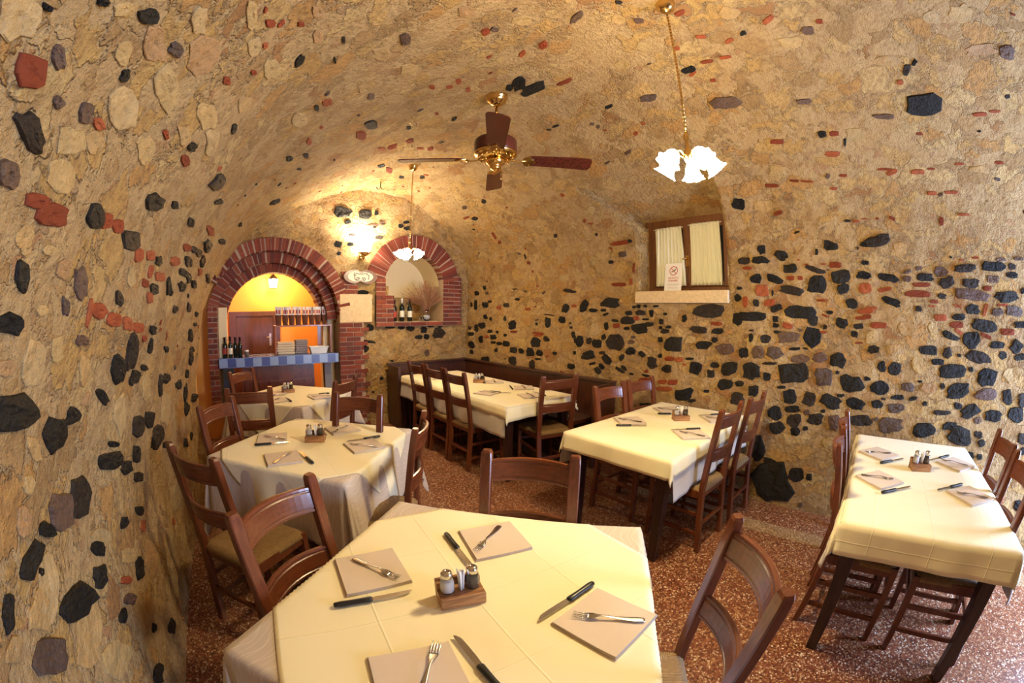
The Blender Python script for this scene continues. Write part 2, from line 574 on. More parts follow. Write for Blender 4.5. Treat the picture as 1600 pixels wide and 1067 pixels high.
def grid_mesh(name, ss, ys, skip=None, mats=('masonry',), extra=None):
    ns, ny = len(ss), len(ys)
    vs = [vault_point(s, y) for s in ss for y in ys]
    b = MB()
    fs = []
    for i in range(ns - 1):
        for j in range(ny - 1):
            if skip and skip(.5 * (ss[i] + ss[i + 1]), .5 * (ys[j] + ys[j + 1])): continue
            fs.append((i * ny + j, i * ny + j + 1, (i + 1) * ny + j + 1, (i + 1) * ny + j))
    b.add(vs, fs, 0, True)
    return b


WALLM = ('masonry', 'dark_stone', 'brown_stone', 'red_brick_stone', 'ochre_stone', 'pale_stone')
KEY = dict(k=1, b=2, r=3, o=4, y=5)
STONES = "k7152 3124 21 -50 51 38;k7126 2857 19 -52 70 40;k7089 2498 1 -129 56 -2;k7170 2727 0 -67 23 -1;k7169 2587 0 -40 18 -1;k7212 2553 -12 -41 12 -6;k7197 2258 0 -44 27 -1;k7191 2120 -1 -64 29 -1;k7194 1994 0 -27 41 -2;k7128 2141 0 -26 22 -1;k7134 2191 0 -22 16 0;k7127 2063 0 -26 13 0;k7127 1939 0 -37 12 0;k7199 1837 0 -25 14 0;k7283 3180 -1 -72 43 -2;r7122 3000 0 -35 18 -1;r7247 2165 -1 -36 25 -1;k7270 2273 -2 -85 43 -2;k7277 2427 -1 -45 17 -1;r7329 2409 -2 -50 24 -1;k7337 2546 -1 -33 43 -2;k7303 2021 -2 -65 25 -1;k7255 2061 -1 -46 11 0;k7272 1874 -1 -32 27 -1;k7350 2117 -4 -105 53 -3;k7351 2276 -1 -41 19 -1;k7331 1884 -1 -20 18 -1;k7322 1789 -1 -32 18 -1;k7362 1830 -2 -52 24 -1;k7236 1628 -1 -28 37 -2;k7172 1384 -3 -169 69 -2;r7275 1307 -2 -58 18 -1;k7337 1475 11 -98 33 5;k7340 1293 -3 -60 29 -1;k7233 1107 -2 -53 58 -2;k7446 2993 -1 -27 44 -3;k7368 3030 -1 -24 15 -1;k7518 2894 -4 -69 66 -4;k7508 2764 -2 -41 41 -3;k7527 2644 -4 -72 49 -3;k7453 2569 -2 -34 33 -2;k7501 2416 -7 -115 92 -6;b7484 2214 -3 -45 26 -2;b7437 2191 -1 -29 16 -1;k7444 1874 -1 -26 30 -2;k7482 1733 -7 -116 81 -5;k7469 1420 -5 -83 37 -2;k7418 1320 -2 -32 27 -2;b7489 1212 6 -100 54 5;o7500 1989 -6 -102 35 -2;y7381 2708 -3 -75 75 -4;y7430 1555 -3 -56 37 -2;k7682 3268 -3 -43 21 -2;k7653 2964 -2 -25 24 -2;k7660 2761 -27 -110 45 -16;k7622 2572 -3 -42 20 -1;k7684 2508 42 -56 29 35;k7652 2321 8 -28 41 19;k7580 2215 -4 -62 40 -3;k7600 2077 25 -35 20 21;k7676 1959 -5 -60 65 -5;k7600 1872 -2 -24 22 -2;r7618 1765 -5 -61 22 -2;r7619 1658 -4 -47 23 -2;k7601 1548 -4 -49 13 -1;k7716 1786 -7 -68 37 -3;k7683 1488 -6 -67 64 -5;k7637 1303 -4 -47 32 -3;k7719 1333 -4 -38 42 -4;k7653 1166 -8 -87 62 -5;k7811 3013 -6 -60 37 -3;k7751 2708 -16 -52 15 -6;k7818 2631 -23 -24 28 -43;k7771 2575 -24 -21 21 -39;k7784 2329 27 -61 16 12;k7757 2286 -16 -19 25 -31;k7806 2190 -3 -26 14 -1;k7804 2014 3 -63 13 2;r7764 2018 -3 -25 15 -1;r7850 2025 -10 -83 24 -2;r7835 1711 -7 -57 26 -2;r7845 1827 -6 -56 21 -2;r7906 1795 -12 -97 24 -2;k7794 1187 -8 -76 49 -5;k7773 1048 -5 -49 28 -3;k7933 1583 -36 -96 55 -24;k7977 1492 -6 -41 17 -2;k7874 1360 -4 -29 16 -2;k7903 1056 -9 -72 56 -7;r7658 1599 5 -20 9 3;k8102 1992 -14 -89 30 -3;r6902 2391 4 -106 21 0;k6948 3079 23 -118 23 6;k6969 1090 0 -28 16 0;k7049 1112 -19 -30 29 -23;k6648 881 2 -39 41 3;k6735 1052 2 -61 33 2;k6735 895 3 -81 34 2;r6798 1018 1 -46 15 0;k6702 715 35 -49 34 28;k6811 636 1 -66 40 1;k6640 292 15 -67 40 12;k6687 409 0 -15 25 2;k6634 3 1 -43 24 2;k6665 65 0 -10 14 1;k6455 132 1 -27 12 1;r6461 62 1 -31 11 1;r6447 -6 1 -31 6 1;k6774 11 0 -35 19 1;k6826 423 27 -87 22 8;r6783 497 0 -19 9 0;r6788 259 1 -56 24 1;r6781 356 0 -26 6 0;k6892 941 1 -56 44 1;k6894 779 36 -80 32 17;r6888 638 0 -35 19 0;r6889 554 0 -25 18 0;k6943 421 0 -87 75 1;k6879 212 0 -91 55 1;k6970 202 -1 -55 41 0;k6984 630 19 -117 42 8;r6988 889 0 -62 54 0;k7008 797 0 -10 26 0;r7085 1037 0 -26 49 -1;k7094 940 0 -32 34 -1;r7087 821 -1 -50 32 0;k7129 762 -21 -59 28 -11;k7155 562 15 -145 56 7;k7205 982 -4 -151 44 -1;k7083 125 -1 -55 43 0;k7151 308 -1 -33 16 0;r6964 17 -1 -55 43 1;k6867 26 0 -67 32 1;r7135 17 -2 -67 18 0;r7186 51 -2 -51 14 0;r7178 344 10 -32 8 3;r7061 377 -1 -44 10 0;o7092 297 -1 -44 26 0;k7320 973 -1 -23 9 0;k7379 972 -1 -23 39 -2;k7382 841 -3 -52 36 -2;b7360 649 -5 -105 53 -3;k7324 746 -1 -31 14 -1;b7301 549 -1 -25 15 -1;k7355 446 23 -82 74 24;k7221 766 -1 -29 29 -1;k7271 762 -1 -30 21 -1;r7270 657 9 -45 24 6;k7219 447 -2 -50 42 -1;k7229 207 12 -59 40 10;k7248 70 -2 -44 23 -1;k7307 97 6 -34 25 6;r7307 373 -2 -50 10 0;r7371 58 -2 -34 8 0;k7267 345 -1 -19 19 -1;k7509 1034 -3 -44 49 -4;b7498 902 -4 -64 55 -4;b7492 754 -5 -78 53 -4;k7448 586 -3 -54 14 -1;k7442 497 -2 -25 9 -1;b7522 544 -6 -84 36 -3;b7504 377 -4 -62 44 -3;k7513 223 6 -74 60 6;k7656 952 -8 -86 74 -7;k7580 791 -6 -73 13 -1;k7690 811 -4 -38 39 -4;k7637 578 -12 -143 92 -9;b7646 325 -7 -83 79 -8;k7604 218 -1 -17 15 -1;k7681 88 11 -110 65 8;k7762 675 -4 -39 13 -1;k7820 914 -6 -55 48 -5;k7829 599 -8 -68 58 -7;k7835 434 16 -53 58 21;k7831 252 20 -92 50 13;k7777 174 -4 -39 15 -2;k7824 40 7 -81 50 5;k7927 561 -9 -69 28 -4;k7977 707 -8 -63 63 -9;b7937 438 -4 -29 23 -3;k7980 358 -9 -73 49 -7;k8018 533 -9 -64 58 -9;k8091 669 -10 -68 54 -8;k8102 509 -7 -46 38 -6;k8067 432 -4 -25 19 -3;b7988 199 -7 -54 70 -11;k7943 -19 -11 -98 47 -8;k7911 302 -3 -22 14 -2;k6612 -100 -19 -109 45 -7;r6477 -635 0 -21 32 3;o6664 -284 0 -69 40 3;k6883 -176 15 -85 29 8;b6839 -328 -12 -35 14 -5;b6813 -423 -9 -29 13 -5;b6892 -326 -1 -39 23 1;k6877 -470 -2 -78 34 1;b6833 -605 -1 -58 39 2;k6906 -650 -22 -65 39 -16;k6803 -810 -14 -101 33 -4;k6786 -1046 -4 -110 40 2;b6736 -1120 -2 -51 17 1;b6725 -1272 -2 -53 14 1;k6780 -1212 -1 -35 24 1;k6907 -844 -3 -82 37 1;b6872 -1038 -2 -60 29 1;k6839 -1209 -2 -53 23 1;r6930 -444 -2 -78 16 0;r6970 -145 -15 -59 15 -4;r6995 -410 -3 -108 26 0;k7005 -612 -1 -37 23 0;r6938 -990 -1 -37 19 1;b6990 -848 8 -164 42 6;k6988 -1160 -5 -114 41 1;k7058 -198 21 -81 31 11;r7046 -548 -1 -37 14 0;r7079 -528 -1 -27 9 0;k7102 -418 -1 -32 22 0;r7069 -738 7 -36 10 3;k7086 -868 -3 -61 39 0;r7085 -974 3 -16 44 14;b7094 -1073 -2 -52 31 0;b7084 -1220 10 -86 40 11;r7047 -1120 -2 -52 10 0;r7110 -31 -2 -57 13 0;r7174 0 -1 -37 18 0;k7146 -756 -3 -63 23 0;r7157 -599 -2 -54 25 -1;k6944 -1302 -1 -18 24 1;r6729 -900 -1 -32 9 1;r6747 -782 0 -21 7 0;o6767 -511 -1 -45 21 1;r7234 -94 -3 -69 25 -1;y7326 -45 -3 -66 52 -3;o7398 -252 -5 -88 48 -3;k7412 -62 -3 -51 32 -2;k7531 -136 -3 -39 42 -4;k7538 -252 -4 -61 50 -5;k7390 -510 5 -83 38 4;k7398 -665 -2 -39 42 -3;k7469 -590 -4 -58 23 -2;k7525 -718 -8 -122 49 -5;k7412 -767 -1 -17 13 -1;k7412 -928 9 -115 47 6;k7297 -866 18 -75 62 24;k7281 -684 27 -83 23 11;r7201 -735 -3 -62 25 -1;k7197 -969 14 -115 49 11;k7321 -1082 -4 -67 26 -2;k7389 -1136 -2 -35 29 -2;k7324 -1252 16 -54 46 24;k7390 -1289 -3 -51 27 -2;k7173 -1281 -3 -64 27 -1;r7228 -1165 -3 -65 25 -1;r7265 -986 14 -45 14 7;r7248 -755 18 -35 13 10;k7545 -1015 -7 -98 64 -8;k7502 -875 -2 -24 20 -2;o7510 -1236 -6 -92 61 -7;y7228 -540 -2 -47 46 -2;o7249 -329 -4 -88 57 -2;o7499 -439 -21 -54 70 -37;o7655 -544 -6 -80 46 -6;k7688 -137 -7 -76 55 -7;b7664 -368 4 -59 38 3;k7617 -463 -1 -19 9 -1;k7635 -649 12 -20 18 15;k7659 -779 -40 -100 50 -30;b7667 -1015 -8 -103 47 -7;k7665 -1209 -3 -44 55 -9;k7747 -292 -5 -55 22 -3;k7743 -420 -11 -34 16 -8;k7813 -131 -5 -51 36 -5;b7826 -289 -8 -77 41 -6;k7770 -521 -2 -25 18 -3;k7821 -664 -8 -83 20 -3;k7762 -794 15 -40 23 11;k7788 -905 -33 -81 45 -29;k7811 -1111 -6 -76 45 -9;b7850 -981 -3 -38 27 -5;k7781 -1310 -6 -77 59 -11;k7685 -1344 -3 -39 54 -9;k7955 -550 -10 -100 54 -10;b7954 -268 -12 -105 59 -10;k7909 -753 -6 -67 32 -6;k7977 -852 13 -110 76 8;k7947 -1006 -3 -38 26 -6;k8002 -1041 -3 -32 29 -7;k8100 -973 -3 -31 29 -7;k8102 -1049 -3 -28 23 -6;k7940 -1389 -3 -39 44 -11;k8028 -1417 -2 -26 30 -8;k7630 -30 -2 -29 16 -2;k7768 -180 -2 -20 9 -1;k8006 -1261 -5 -64 30 -7;k6834 4754 2 -45 34 0;k6905 4973 3 -67 37 -1;k7091 4976 1 -45 89 -5;k7083 4718 1 -84 44 -2;k7041 4610 1 -55 21 -1;k7076 5098 1 -37 37 -2;k7095 4253 1 -60 33 -2;r7154 3794 0 -60 19 -1;k7022 4026 1 -52 21 -1;r7130 4400 1 -55 29 -1;k6884 4074 3 -70 8 0;b6920 3860 2 -47 12 0;b6916 4693 2 -51 25 0;k7318 3419 -1 -54 67 -4;k7226 3399 9 -101 7 1;k7362 4084 -2 -80 63 -4;k7280 4248 -4 -33 37 -13;k7340 3620 0 -20 21 -1;k7317 3043 0 -17 11 -1;r7459 3590 6 -103 16 2;r7485 3595 -3 -76 15 -1;r7454 4047 -3 -69 16 -1;k7573 3611 -5 -89 67 -5;k7521 3433 7 -73 33 8;k7701 3714 -6 -79 64 -5;k7703 3543 7 -69 43 13;k7776 3568 -5 -56 16 -1;k7851 3680 -6 -56 58 -5;k7839 4050 7 -92 53 17;k7699 4052 -6 -77 42 -3;k7699 3893 -4 -57 36 -3;k7627 4214 -5 -86 41 -3;k7629 4358 -4 -60 28 -2;k7547 4504 -4 -82 39 -3;k7624 4493 -4 -70 20 -1;k7469 4590 -2 -69 29 -2;k7471 4414 -1 -39 20 -1;r7550 4667 -3 -56 23 -2;k7392 4784 -24 -81 47 -42;k7432 4928 -2 -57 60 -4;k7259 4723 0 -60 35 -2;k7292 4588 0 -32 26 -2;k7433 5105 -1 -47 31 -2;k7528 5071 -4 -86 35 -3;k7592 4816 -3 -62 55 -4;k7690 5056 -5 -85 55 -4;k7800 5047 -4 -53 37 -3;k7724 4415 -3 -39 34 -2;k7878 4693 -10 -113 46 -4;k7509 4223 -2 -39 21 -2;k7494 2965 -1 -18 47 -3;k5615 -562 10 -137 89 10;k5365 -480 12 -23 39 21;k5321 -544 10 -11 20 19;k5755 212 5 -35 27 6;r5763 121 5 -38 19 4;k5841 55 1 -12 33 7;r5921 170 7 -59 24 5;r5759 562 9 -54 22 6;o5810 586 8 -50 25 7;r4801 288 -14 -42 22 -1;r4885 581 -9 -35 18 1;r5007 668 6 -45 15 5;b5376 795 25 -94 54 23;k6256 1031 8 -67 54 13;r6130 711 8 -62 17 4;r6108 514 5 -41 12 3;r6122 412 6 -54 8 2;r6361 704 -11 -43 18 -4;r6084 -218 4 -64 9 1;r6108 -271 -13 -47 18 -5;r6113 -472 2 -58 21 2;r6093 -579 1 -32 9 1;r6278 -574 1 -41 16 1;r6272 -729 1 -59 12 1;r5709 -983 1 -60 16 1;r5692 -1102 1 -48 10 0;r6069 -808 1 -41 10 0;r6060 -1133 0 -37 12 0;r6430 -822 0 -51 10 1;r6104 116 3 -32 11 2;r6198 210 3 -33 11 2;b4966 88 12 -43 33 10;o5020 220 25 -87 46 16;o4655 476 30 -59 55 25;o5467 87 15 -91 33 9;b5679 -268 10 -96 21 3;b5489 272 12 -64 22 6;o4997 -890 6 -87 72 4;o6107 -956 0 -84 30 1;y5803 -33 9 -83 63 12;o5287 -367 12 -95 42 8;y6013 626 11 -82 60 16;o6292 816 10 -105 50 10;b5282 -1197 1 -60 55 2;o5257 -1007 5 -131 41 3;y5008 -696 6 -59 50 5;k3551 2756 61 -6 69 141;k2671 1458 23 30 -3 48;k2931 2106 21 17 13 47;r2988 2075 28 -6 24 53;k2919 2933 41 53 15 80;k3082 3055 31 32 16 73;r2598 1162 18 13 6 20;r2444 1149 16 16 4 22;r2409 949 9 11 -1 14;k2861 1407 9 4 12 33;k2874 1571 8 5 13 38;k4206 4126 49 2 31 79;r4374 4291 42 -6 44 106;k4626 4497 34 -18 29 64;k4838 4330 23 -26 29 55;k3079 3359 32 38 8 43;r3036 2727 30 46 6 66;r4202 3359 22 -41 36 57;r3977 3531 48 17 22 54;r4079 3504 40 -31 28 53;r4507 3501 15 -42 26 37;r4408 3544 36 -10 15 29;k4029 3024 27 4 22 45;r3965 2118 6 -23 31 31;r3942 2200 15 -19 23 28;r3792 2193 23 3 18 31;r4138 2246 18 -5 26 38;r4134 2707 16 -2 12 21;r3728 1492 7 -26 35 29;b3769 1462 33 -4 20 24;o3443 1875 75 15 52 99;b3240 1531 34 6 34 65;k4327 2749 12 -28 22 27;r3560 2998 64 39 46 126;o3440 1284 56 -4 34 46;o2657 1129 31 17 15 44;k4393 2076 26 -15 32 39;r2445 1038 27 24 5 22;o3165 1650 77 21 37 81;o3235 2050 65 28 33 83;y2514 1368 64 68 22 108;o2704 1298 29 17 18 59;b3332 2199 36 15 21 52;k4410 1992 10 -70 72 56;k4551 2000 26 -112 78 61;r4674 1787 8 -74 22 14;r4191 1508 1 -35 32 19;r4157 1663 -9 -39 23 11;r4779 726 16 -31 15 8;r4808 917 11 -19 20 12;k5024 953 3 -55 28 9;r5002 799 9 -45 14 5;r5070 945 -15 -35 14 -1;b4120 1171 -23 -67 29 9;b4427 950 23 -26 27 18;r5708 1840 25 -31 15 15;b5562 1807 -10 -44 17 1;k4183 920 16 -15 17 13;r5347 1532 7 -20 14 9;b5131 1349 26 -63 34 22;o4753 1306 34 -51 54 40;k5079 1684 1 -39 19 8;k5063 2253 3 -43 14 8;k5071 2350 12 -22 9 9;b5189 1946 10 -22 15 12;k5779 1955 7 -26 16 9;b5360 866 23 -83 51 22;o4331 1036 30 -30 46 34;o4531 1706 53 -46 55 54;o3860 1337 65 -18 47 50;y4674 1090 30 -43 40 27;k1751 899 14 59 -22 25;r1761 990 11 51 -15 18;r1770 1098 10 46 -14 19;k1762 1241 17 94 -25 34;r1738 1383 9 65 -19 25;r1761 1549 8 58 -16 24;k1765 1721 11 81 -17 28;r1813 2110 17 189 -23 2;r1919 2342 18 107 -14 55;k1947 2557 19 114 -12 58;k1960 2747 19 117 -15 82;k1865 2528 15 117 -25 76;k1958 3181 22 157 -32 187;k2046 2945 35 180 -21 189;k1794 2442 11 105 -19 40;k1787 2692 14 151 -30 65;k1716 2489 9 129 -30 50;k1690 2096 5 70 -42 61;k1655 1740 5 82 -23 28;r1710 1798 8 88 -17 23;r1712 1623 2 43 -26 -3;r1666 1569 3 43 -15 17;r1620 1684 3 58 -21 24;k1599 1274 2 45 -22 20;k1914 4094 18 189 -33 187;r1892 3354 18 163 -23 97;k1783 3162 9 112 -30 69;k1591 2430 2 83 -23 33;k1688 2940 4 82 -15 26;r1556 1039 -1 16 -36 8;r1562 1113 -13 66 -15 -31;r1539 1265 -4 75 -21 3;r1528 1408 -1 51 -22 19;r1512 1555 -2 81 -18 17;k1493 1852 -3 86 -21 22;r1466 1709 -3 60 -14 13;k1424 1540 -8 96 -75 55;k1384 1402 -11 93 -56 32;k1423 1891 -3 50 -37 34;k1363 2462 -6 73 -21 22;r1444 2353 -2 51 -27 33;k1395 3577 -8 190 -60 92;k1182 3874 -18 189 -76 54;k1255 3897 -14 189 -31 34;k1329 1885 -9 72 -15 11;k1309 1735 -17 90 -31 -23;k1175 2376 -17 106 -70 29;k1176 2618 -29 138 -20 -82;k1054 3167 -25 157 -39 4;k1073 3617 -25 188 -45 9;k894 4790 -26 188 -86 -49;k925 3522 -19 104 -78 -24;k781 4131 -46 184 -8 -190;k790 3555 -31 143 -52 -35;k1320 1270 -3 36 -35 46;k1080 1857 -35 135 -50 -3;k1052 2094 -23 97 -50 -3;k910 2305 -43 132 -41 -101;k778 2598 -55 182 -21 -15;k519 3722 -35 123 -31 -43;k1122 5035 -16 189 -58 22;k1898 1319 29 102 -18 44;k1965 1585 13 46 -10 40;k2010 2094 16 62 -12 73;r2113 2703 24 103 -10 111;k2229 2379 38 72 8 75;k583 3293 -38 126 -28 -33;k1616 3109 2 106 -37 61;k1569 3869 1 139 -26 48;k1721 4466 8 190 -53 114;k1478 3904 -3 190 -18 33;k1131 1431 -19 63 -12 -1;y1672 1365 5 54 -31 33;y1001 2610 -40 186 -113 -18;o1223 1977 -22 130 -77 33;k1607 656 2 23 -26 14;k1539 647 -1 41 -17 7;k1394 720 -9 93 -40 27;k1295 927 -22 79 -42 3;k1313 1043 -18 54 -19 -22;o1341 1131 -6 20 -16 -26;k1083 1407 -28 134 -43 42;k978 1801 -22 68 -33 -12;k983 1614 -35 100 -26 -11;y1470 772 -7 66 -49 17;o1634 811 5 44 -20 14;o1473 655 -4 31 -18 5;o1485 875 -3 37 -33 15;o1412 1082 -8 59 -45 20;y1213 1512 -22 97 -88 17;o1309 794 -3 29 -34 30;b1616 940 3 41 -33 24;b1569 871 0 20 -19 11;b1494 1023 -3 56 -13 7;o1559 770 0 29 -11 6;o1656 723 4 28 -9 7;k926 2155 -16 54 -30 -12;o1646 649 3 18 -12 8;r1831 472 13 31 -17 13;k1780 537 14 17 -9 54;r1713 628 5 38 -11 2;r1708 691 10 63 -18 7;k1970 713 9 20 -10 10;k2044 626 24 19 1 23;r1882 739 10 14 -2 22;r2024 1074 9 13 0 31;r2062 1339 17 27 0 51;k2098 1292 18 56 -12 13;r2279 1159 16 21 2 27;r2407 1263 17 21 3 19;k2233 2021 42 185 -53 -9;k2328 1576 19 38 -6 41;b1838 567 9 9 -1 19;o1767 681 12 58 -27 8;o2191 1247 52 85 -2 88;o2181 908 55 90 -28 65;b1870 670 15 30 -11 21;y2062 903 38 40 7 145;o1979 649 15 28 -13 21;o2050 714 27 32 -7 57;y1940 796 32 60 -22 65;y1858 401 26 35 -14 29;o2078 1185 22 41 -7 58;y2160 755 29 29 1 58;k2217 3602 38 181 -5 109;k2959 4221 78 65 29 145;b2096 783 15 30 -11 10;o2354 924 25 22 14 78;y1823 674 24 58 -16 25;o1854 764 18 44 -16 27;b1871 503 8 13 -9 19;y2384 1094 38 39 11 68;k1891 428 5 7 -2 7;k1967 505 10 11 -1 7;o2002 559 27 28 -3 19;k2485 3934 42 152 4 121;o2394 1477 60 86 9 89;o1950 1024 24 55 -20 65;y2199 1491 41 79 -6 150;b1721 525 9 29 -16 15;o1660 627 6 33 -17 12;y2844 2192 77 74 35 158;k892 915 -70 55 29 -112;k1118 729 -28 32 -6 -71;k1119 843 -36 54 -7 -22;k1080 1099 -35 82 -55 -23;k843 1102 -32 50 -24 -29;k649 1169 -29 37 -13 -27;k905 1152 -27 49 -20 -18;k608 1515 -35 55 -28 -48;k840 1448 -25 50 -17 -15;r696 1302 -31 47 -8 -13;r671 1754 -31 61 -19 -24;k1102 581 -15 21 -28 -26;o1010 719 -47 65 -34 -37;y1024 781 -32 48 -63 -60;o1040 563 -30 36 -16 -20;o792 914 -66 80 -47 -89;b919 684 -59 67 -22 -36;k309 1246 -40 38 -6 -56;k401 1406 -24 29 -6 -24;k218 1633 -38 45 -9 -49;k873 1815 -35 93 -21 -13;k1065 767 -9 14 -8 -6;o710 1447 -60 102 -24 -32;b631 1285 -36 49 -12 -23;y413 2079 -59 104 -45 -98;o525 1728 -70 115 -47 -92;y907 1210 -51 95 -23 -20;b1110 959 -41 91 -43 -18;o1198 721 -17 37 -29 -10;o1254 758 -12 32 -19 -3;o603 1016 -98 103 -23 -76;k757 1723 -39 82 -16 -16;y434 2604 -68 154 -58 -105;k8573 628 -77 -174 174 -74;k8450 445 -14 -71 64 -13;k8450 326 -5 -27 32 -7;k8389 675 19 -82 32 9;y6527 1116 12 -177 93 10;k8292 809 -11 -63 109 -18;k5587 3956 25 -25 20 37;k5778 4377 27 -44 23 37;r5721 4508 3 -65 18 14;k6275 2114 8 -57 29 10;k6344 2162 16 -57 35 17;r6475 2336 -2 -135 24 0;k6467 2210 4 -34 19 3;k6663 2481 3 -37 21 2;r6174 2701 3 -19 23 13;r6219 2643 6 -36 11 6;k6284 3203 4 -31 26 12;r6107 4248 -6 -27 57 -6;r6217 4215 5 -33 26 20;k6473 3813 -2 -16 36 -10;r6741 2190 1 -14 51 2;k6882 2044 7 -64 21 2;r6879 2230 1 -25 37 0;k5793 1959 6 -23 15 9;b5603 2063 -2 -38 12 3;b6594 2323 5 -62 34 4;k6351 2622 3 -22 16 5;b5561 4354 12 -38 29 36;y6634 2705 6 -70 55 5;y6792 3168 6 -106 43 1;y6078 2566 10 -51 56 32"
BSTONES = "k1371 2893 140 6 1 -82;k1692 2889 104 -3 -7 -81;k1449 2763 50 4 2 -35;k1863 2936 35 4 2 -40;y1558 2828 60 6 3 -50;k2318 2848 57 6 1 -23;k2233 2786 50 5 1 -32;k2334 2762 53 6 1 -32;k1326 2455 58 4 2 -48;k1500 2466 48 3 1 -27;k1344 2335 30 2 1 -26;k1692 1822 109 2 0 -35;k1817 1695 32 0 0 -54;k1801 1351 64 -1 -1 -56;k1663 1256 43 -1 0 -16;k1776 1161 121 -16 -3 -21;k1693 1071 86 -4 -1 -54;k1662 971 51 -3 -1 -24;k2102 1345 72 -1 0 -19;k2269 1339 56 -1 0 -25;k2418 1322 76 -2 0 -40;k2639 1300 62 -1 0 -49;k2748 1347 67 -1 0 -15;k2551 1199 68 -2 0 -32;k2681 1194 56 -2 0 -44;k2882 1241 113 -3 0 -83;k2899 1339 48 -1 0 -15;b2689 958 43 -2 -1 -50;o2437 980 144 -7 -1 -54;k2118 879 33 -2 0 -14;k1952 645 30 -2 -1 -25;k1820 462 24 -2 -1 -14;o2131 1278 91 -2 -1 -55;o2829 995 102 -5 -1 -74;y1835 1273 73 -2 -1 -59;y2007 1007 90 -4 -1 -55;o2222 1192 92 -3 -1 -61;b1953 2797 60 6 2 -42;b1807 2754 88 8 1 -22;k1917 2596 74 6 1 -28;k1982 2461 33 2 1 -17;k1528 2593 56 4 1 -19;k1837 2743 29 3 2 -34"
rs = random.Random(11)


def stone(b, place, c, U, W):
    """one irregular, slightly domed stone face bedded in the wall; place(a, b, height) -> point"""
    n = 12
    sq = 5. if c == 'r' else 3.3 if c == 'k' else 3.0
    A0 = rs.uniform(0, 6.3)
    rad = []
    for i in range(n):
        a = A0 + 2 * PI * (i + rs.uniform(-.25, .25)) / n
        ca, sa = math.cos(a), math.sin(a)
        r = (abs(ca) ** sq + abs(sa) ** sq) ** (-1 / sq) * (1 + rs.uniform(-.24, .10) * (.45 if c == 'r' else 1))
        if c in 'oy': r *= rs.uniform(.86, 1.04)
        rad.append((ca * r * .97, sa * r * .97))
    size = math.sqrt(math.hypot(*U) * math.hypot(*W))
    hh = min(.014, .07 * size + .003) * (1. if c in 'kb' else .7 if c == 'r' else .25)
    rings = [(1.03, -.012), (1.0, .003), (.93, .003 + hh * .8), (.64, .003 + hh), (.3, .003 + hh * 1.05)]
    vs = []; fs = []
    for k, (q, h) in enumerate(rings):
        for (x, y) in rad:
            x2 = x * q; y2 = y * q
            j = rs.uniform(-.35, .35) * hh if k >= 2 else 0
            vs.append(place(U[0] * x2 + W[0] * y2, U[1] * x2 + W[1] * y2, h + j))
    vs.append(place(0, 0, hh * rs.uniform(.8, 1.2)))
    for k in range(len(rings) - 1):
        for i in range(n):
            j = (i + 1) % n
            fs.append((k * n + i, k * n + j, (k + 1) * n + j, (k + 1) * n + i))
    o = (len(rings) - 1) * n
    for i in range(n): fs.append((o + i, o + (i + 1) % n, len(vs) - 1))
    b.add(vs, fs, KEY[c], False)


def parse(t):
    out = []
    for e in t.split(';'):
        if e: out.append((e[0], [float(x) / 1000 for x in e[1:].split()]))
    return out


S_L, S_R = 2.35, 6.95    # where walls pass into the vault
LEFT_END = 4.52
cell = .028
ys = list(np.linspace(YF, YB + .07, 281))
parts = []
for nm, s0, s1 in (('wall_left', 0, S_L), ('ceiling', S_L, S_R), ('wall_right', S_R, float(S[-1]))):
    ss = list(np.linspace(s0, s1, int((s1 - s0) / cell) + 1))
    sk = (lambda s, y: y > LEFT_END and s < 2.02) if nm == 'wall_left' else None
    parts.append((nm, s0, s1, grid_mesh(nm, ss, ys, sk)))
allst = parse(STONES)
# small brick and basalt chips scattered where the photo is too fine to read each one
chips = []
for i in range(420):
    s = rs.uniform(.2, S[-1]); y = rs.uniform(YF, YB)
    c = rs.choice('rrrkbboo')
    if y > .0 and s < S_L and c == 'k' and rs.random() < .6: continue
    w = rs.uniform(.012, .035); h = w * rs.uniform(.35, .8)
    if c == 'o': w *= 2.; h *= 2.2
    a = rs.uniform(-.5, .5)
    chips.append((c, [s, y, math.sin(a) * w, math.cos(a) * w, math.cos(a) * h, -math.sin(a) * h]))
# the stretch of wall behind the camera carries the same masonry
for i in range(150):
    side = rs.random() < .6
    s = rs.uniform(7.1, 8.6) if side else rs.uniform(.3, 3.)
    y = rs.uniform(YF, -.95) if side else rs.uniform(YF, .75)
    w = rs.uniform(.04, .10); h = w * rs.uniform(.5, .8)
    chips.append((rs.choice('kkkkrro'), [s, y, 0, w, h, 0]))
taken = [(v[0], v[1], max(abs(v[2]) + abs(v[4]), abs(v[3]) + abs(v[5]))) for c, v in allst]
for c, v in chips:
    r0 = max(abs(v[2]) + abs(v[4]), abs(v[3]) + abs(v[5]))
    if all(abs(v[0] - t[0]) > (t[2] + r0) * .8 or abs(v[1] - t[1]) > (t[2] + r0) * .8 for t in taken):
        taken.append((v[0], v[1], r0)); allst.append((c, v))
for c, v in allst:
    s, y = v[0], v[1]
    X, z = vault_base(s, y)
    ext = max(abs(v[3]), abs(v[5])) + max(abs(v[2]), abs(v[4]))
    if y + abs(v[3]) > YB - .01 or (s < 2.02 and y + abs(v[3]) > LEFT_END - .02): continue
    e = max(abs(v[3]), abs(v[5])) * .9; e2 = max(abs(v[2]), abs(v[4])) * .9
    if any(recess(float(vault_base(s + a, y)[0]), y + bb, float(vault_base(s + a, y)[1])) for a in (-e2, 0, e2) for bb in (-e, 0, e)): continue
    for nm, s0, s1, b in parts:
        if s0 <= s < s1 + 1e-6:
            stone(b, lambda a, bb, h, s=s, y=y: vault_point(min(max(s + a, .0), float(S[-1])), y + bb, h), c, (v[2], v[3]), (v[4], v[5]))
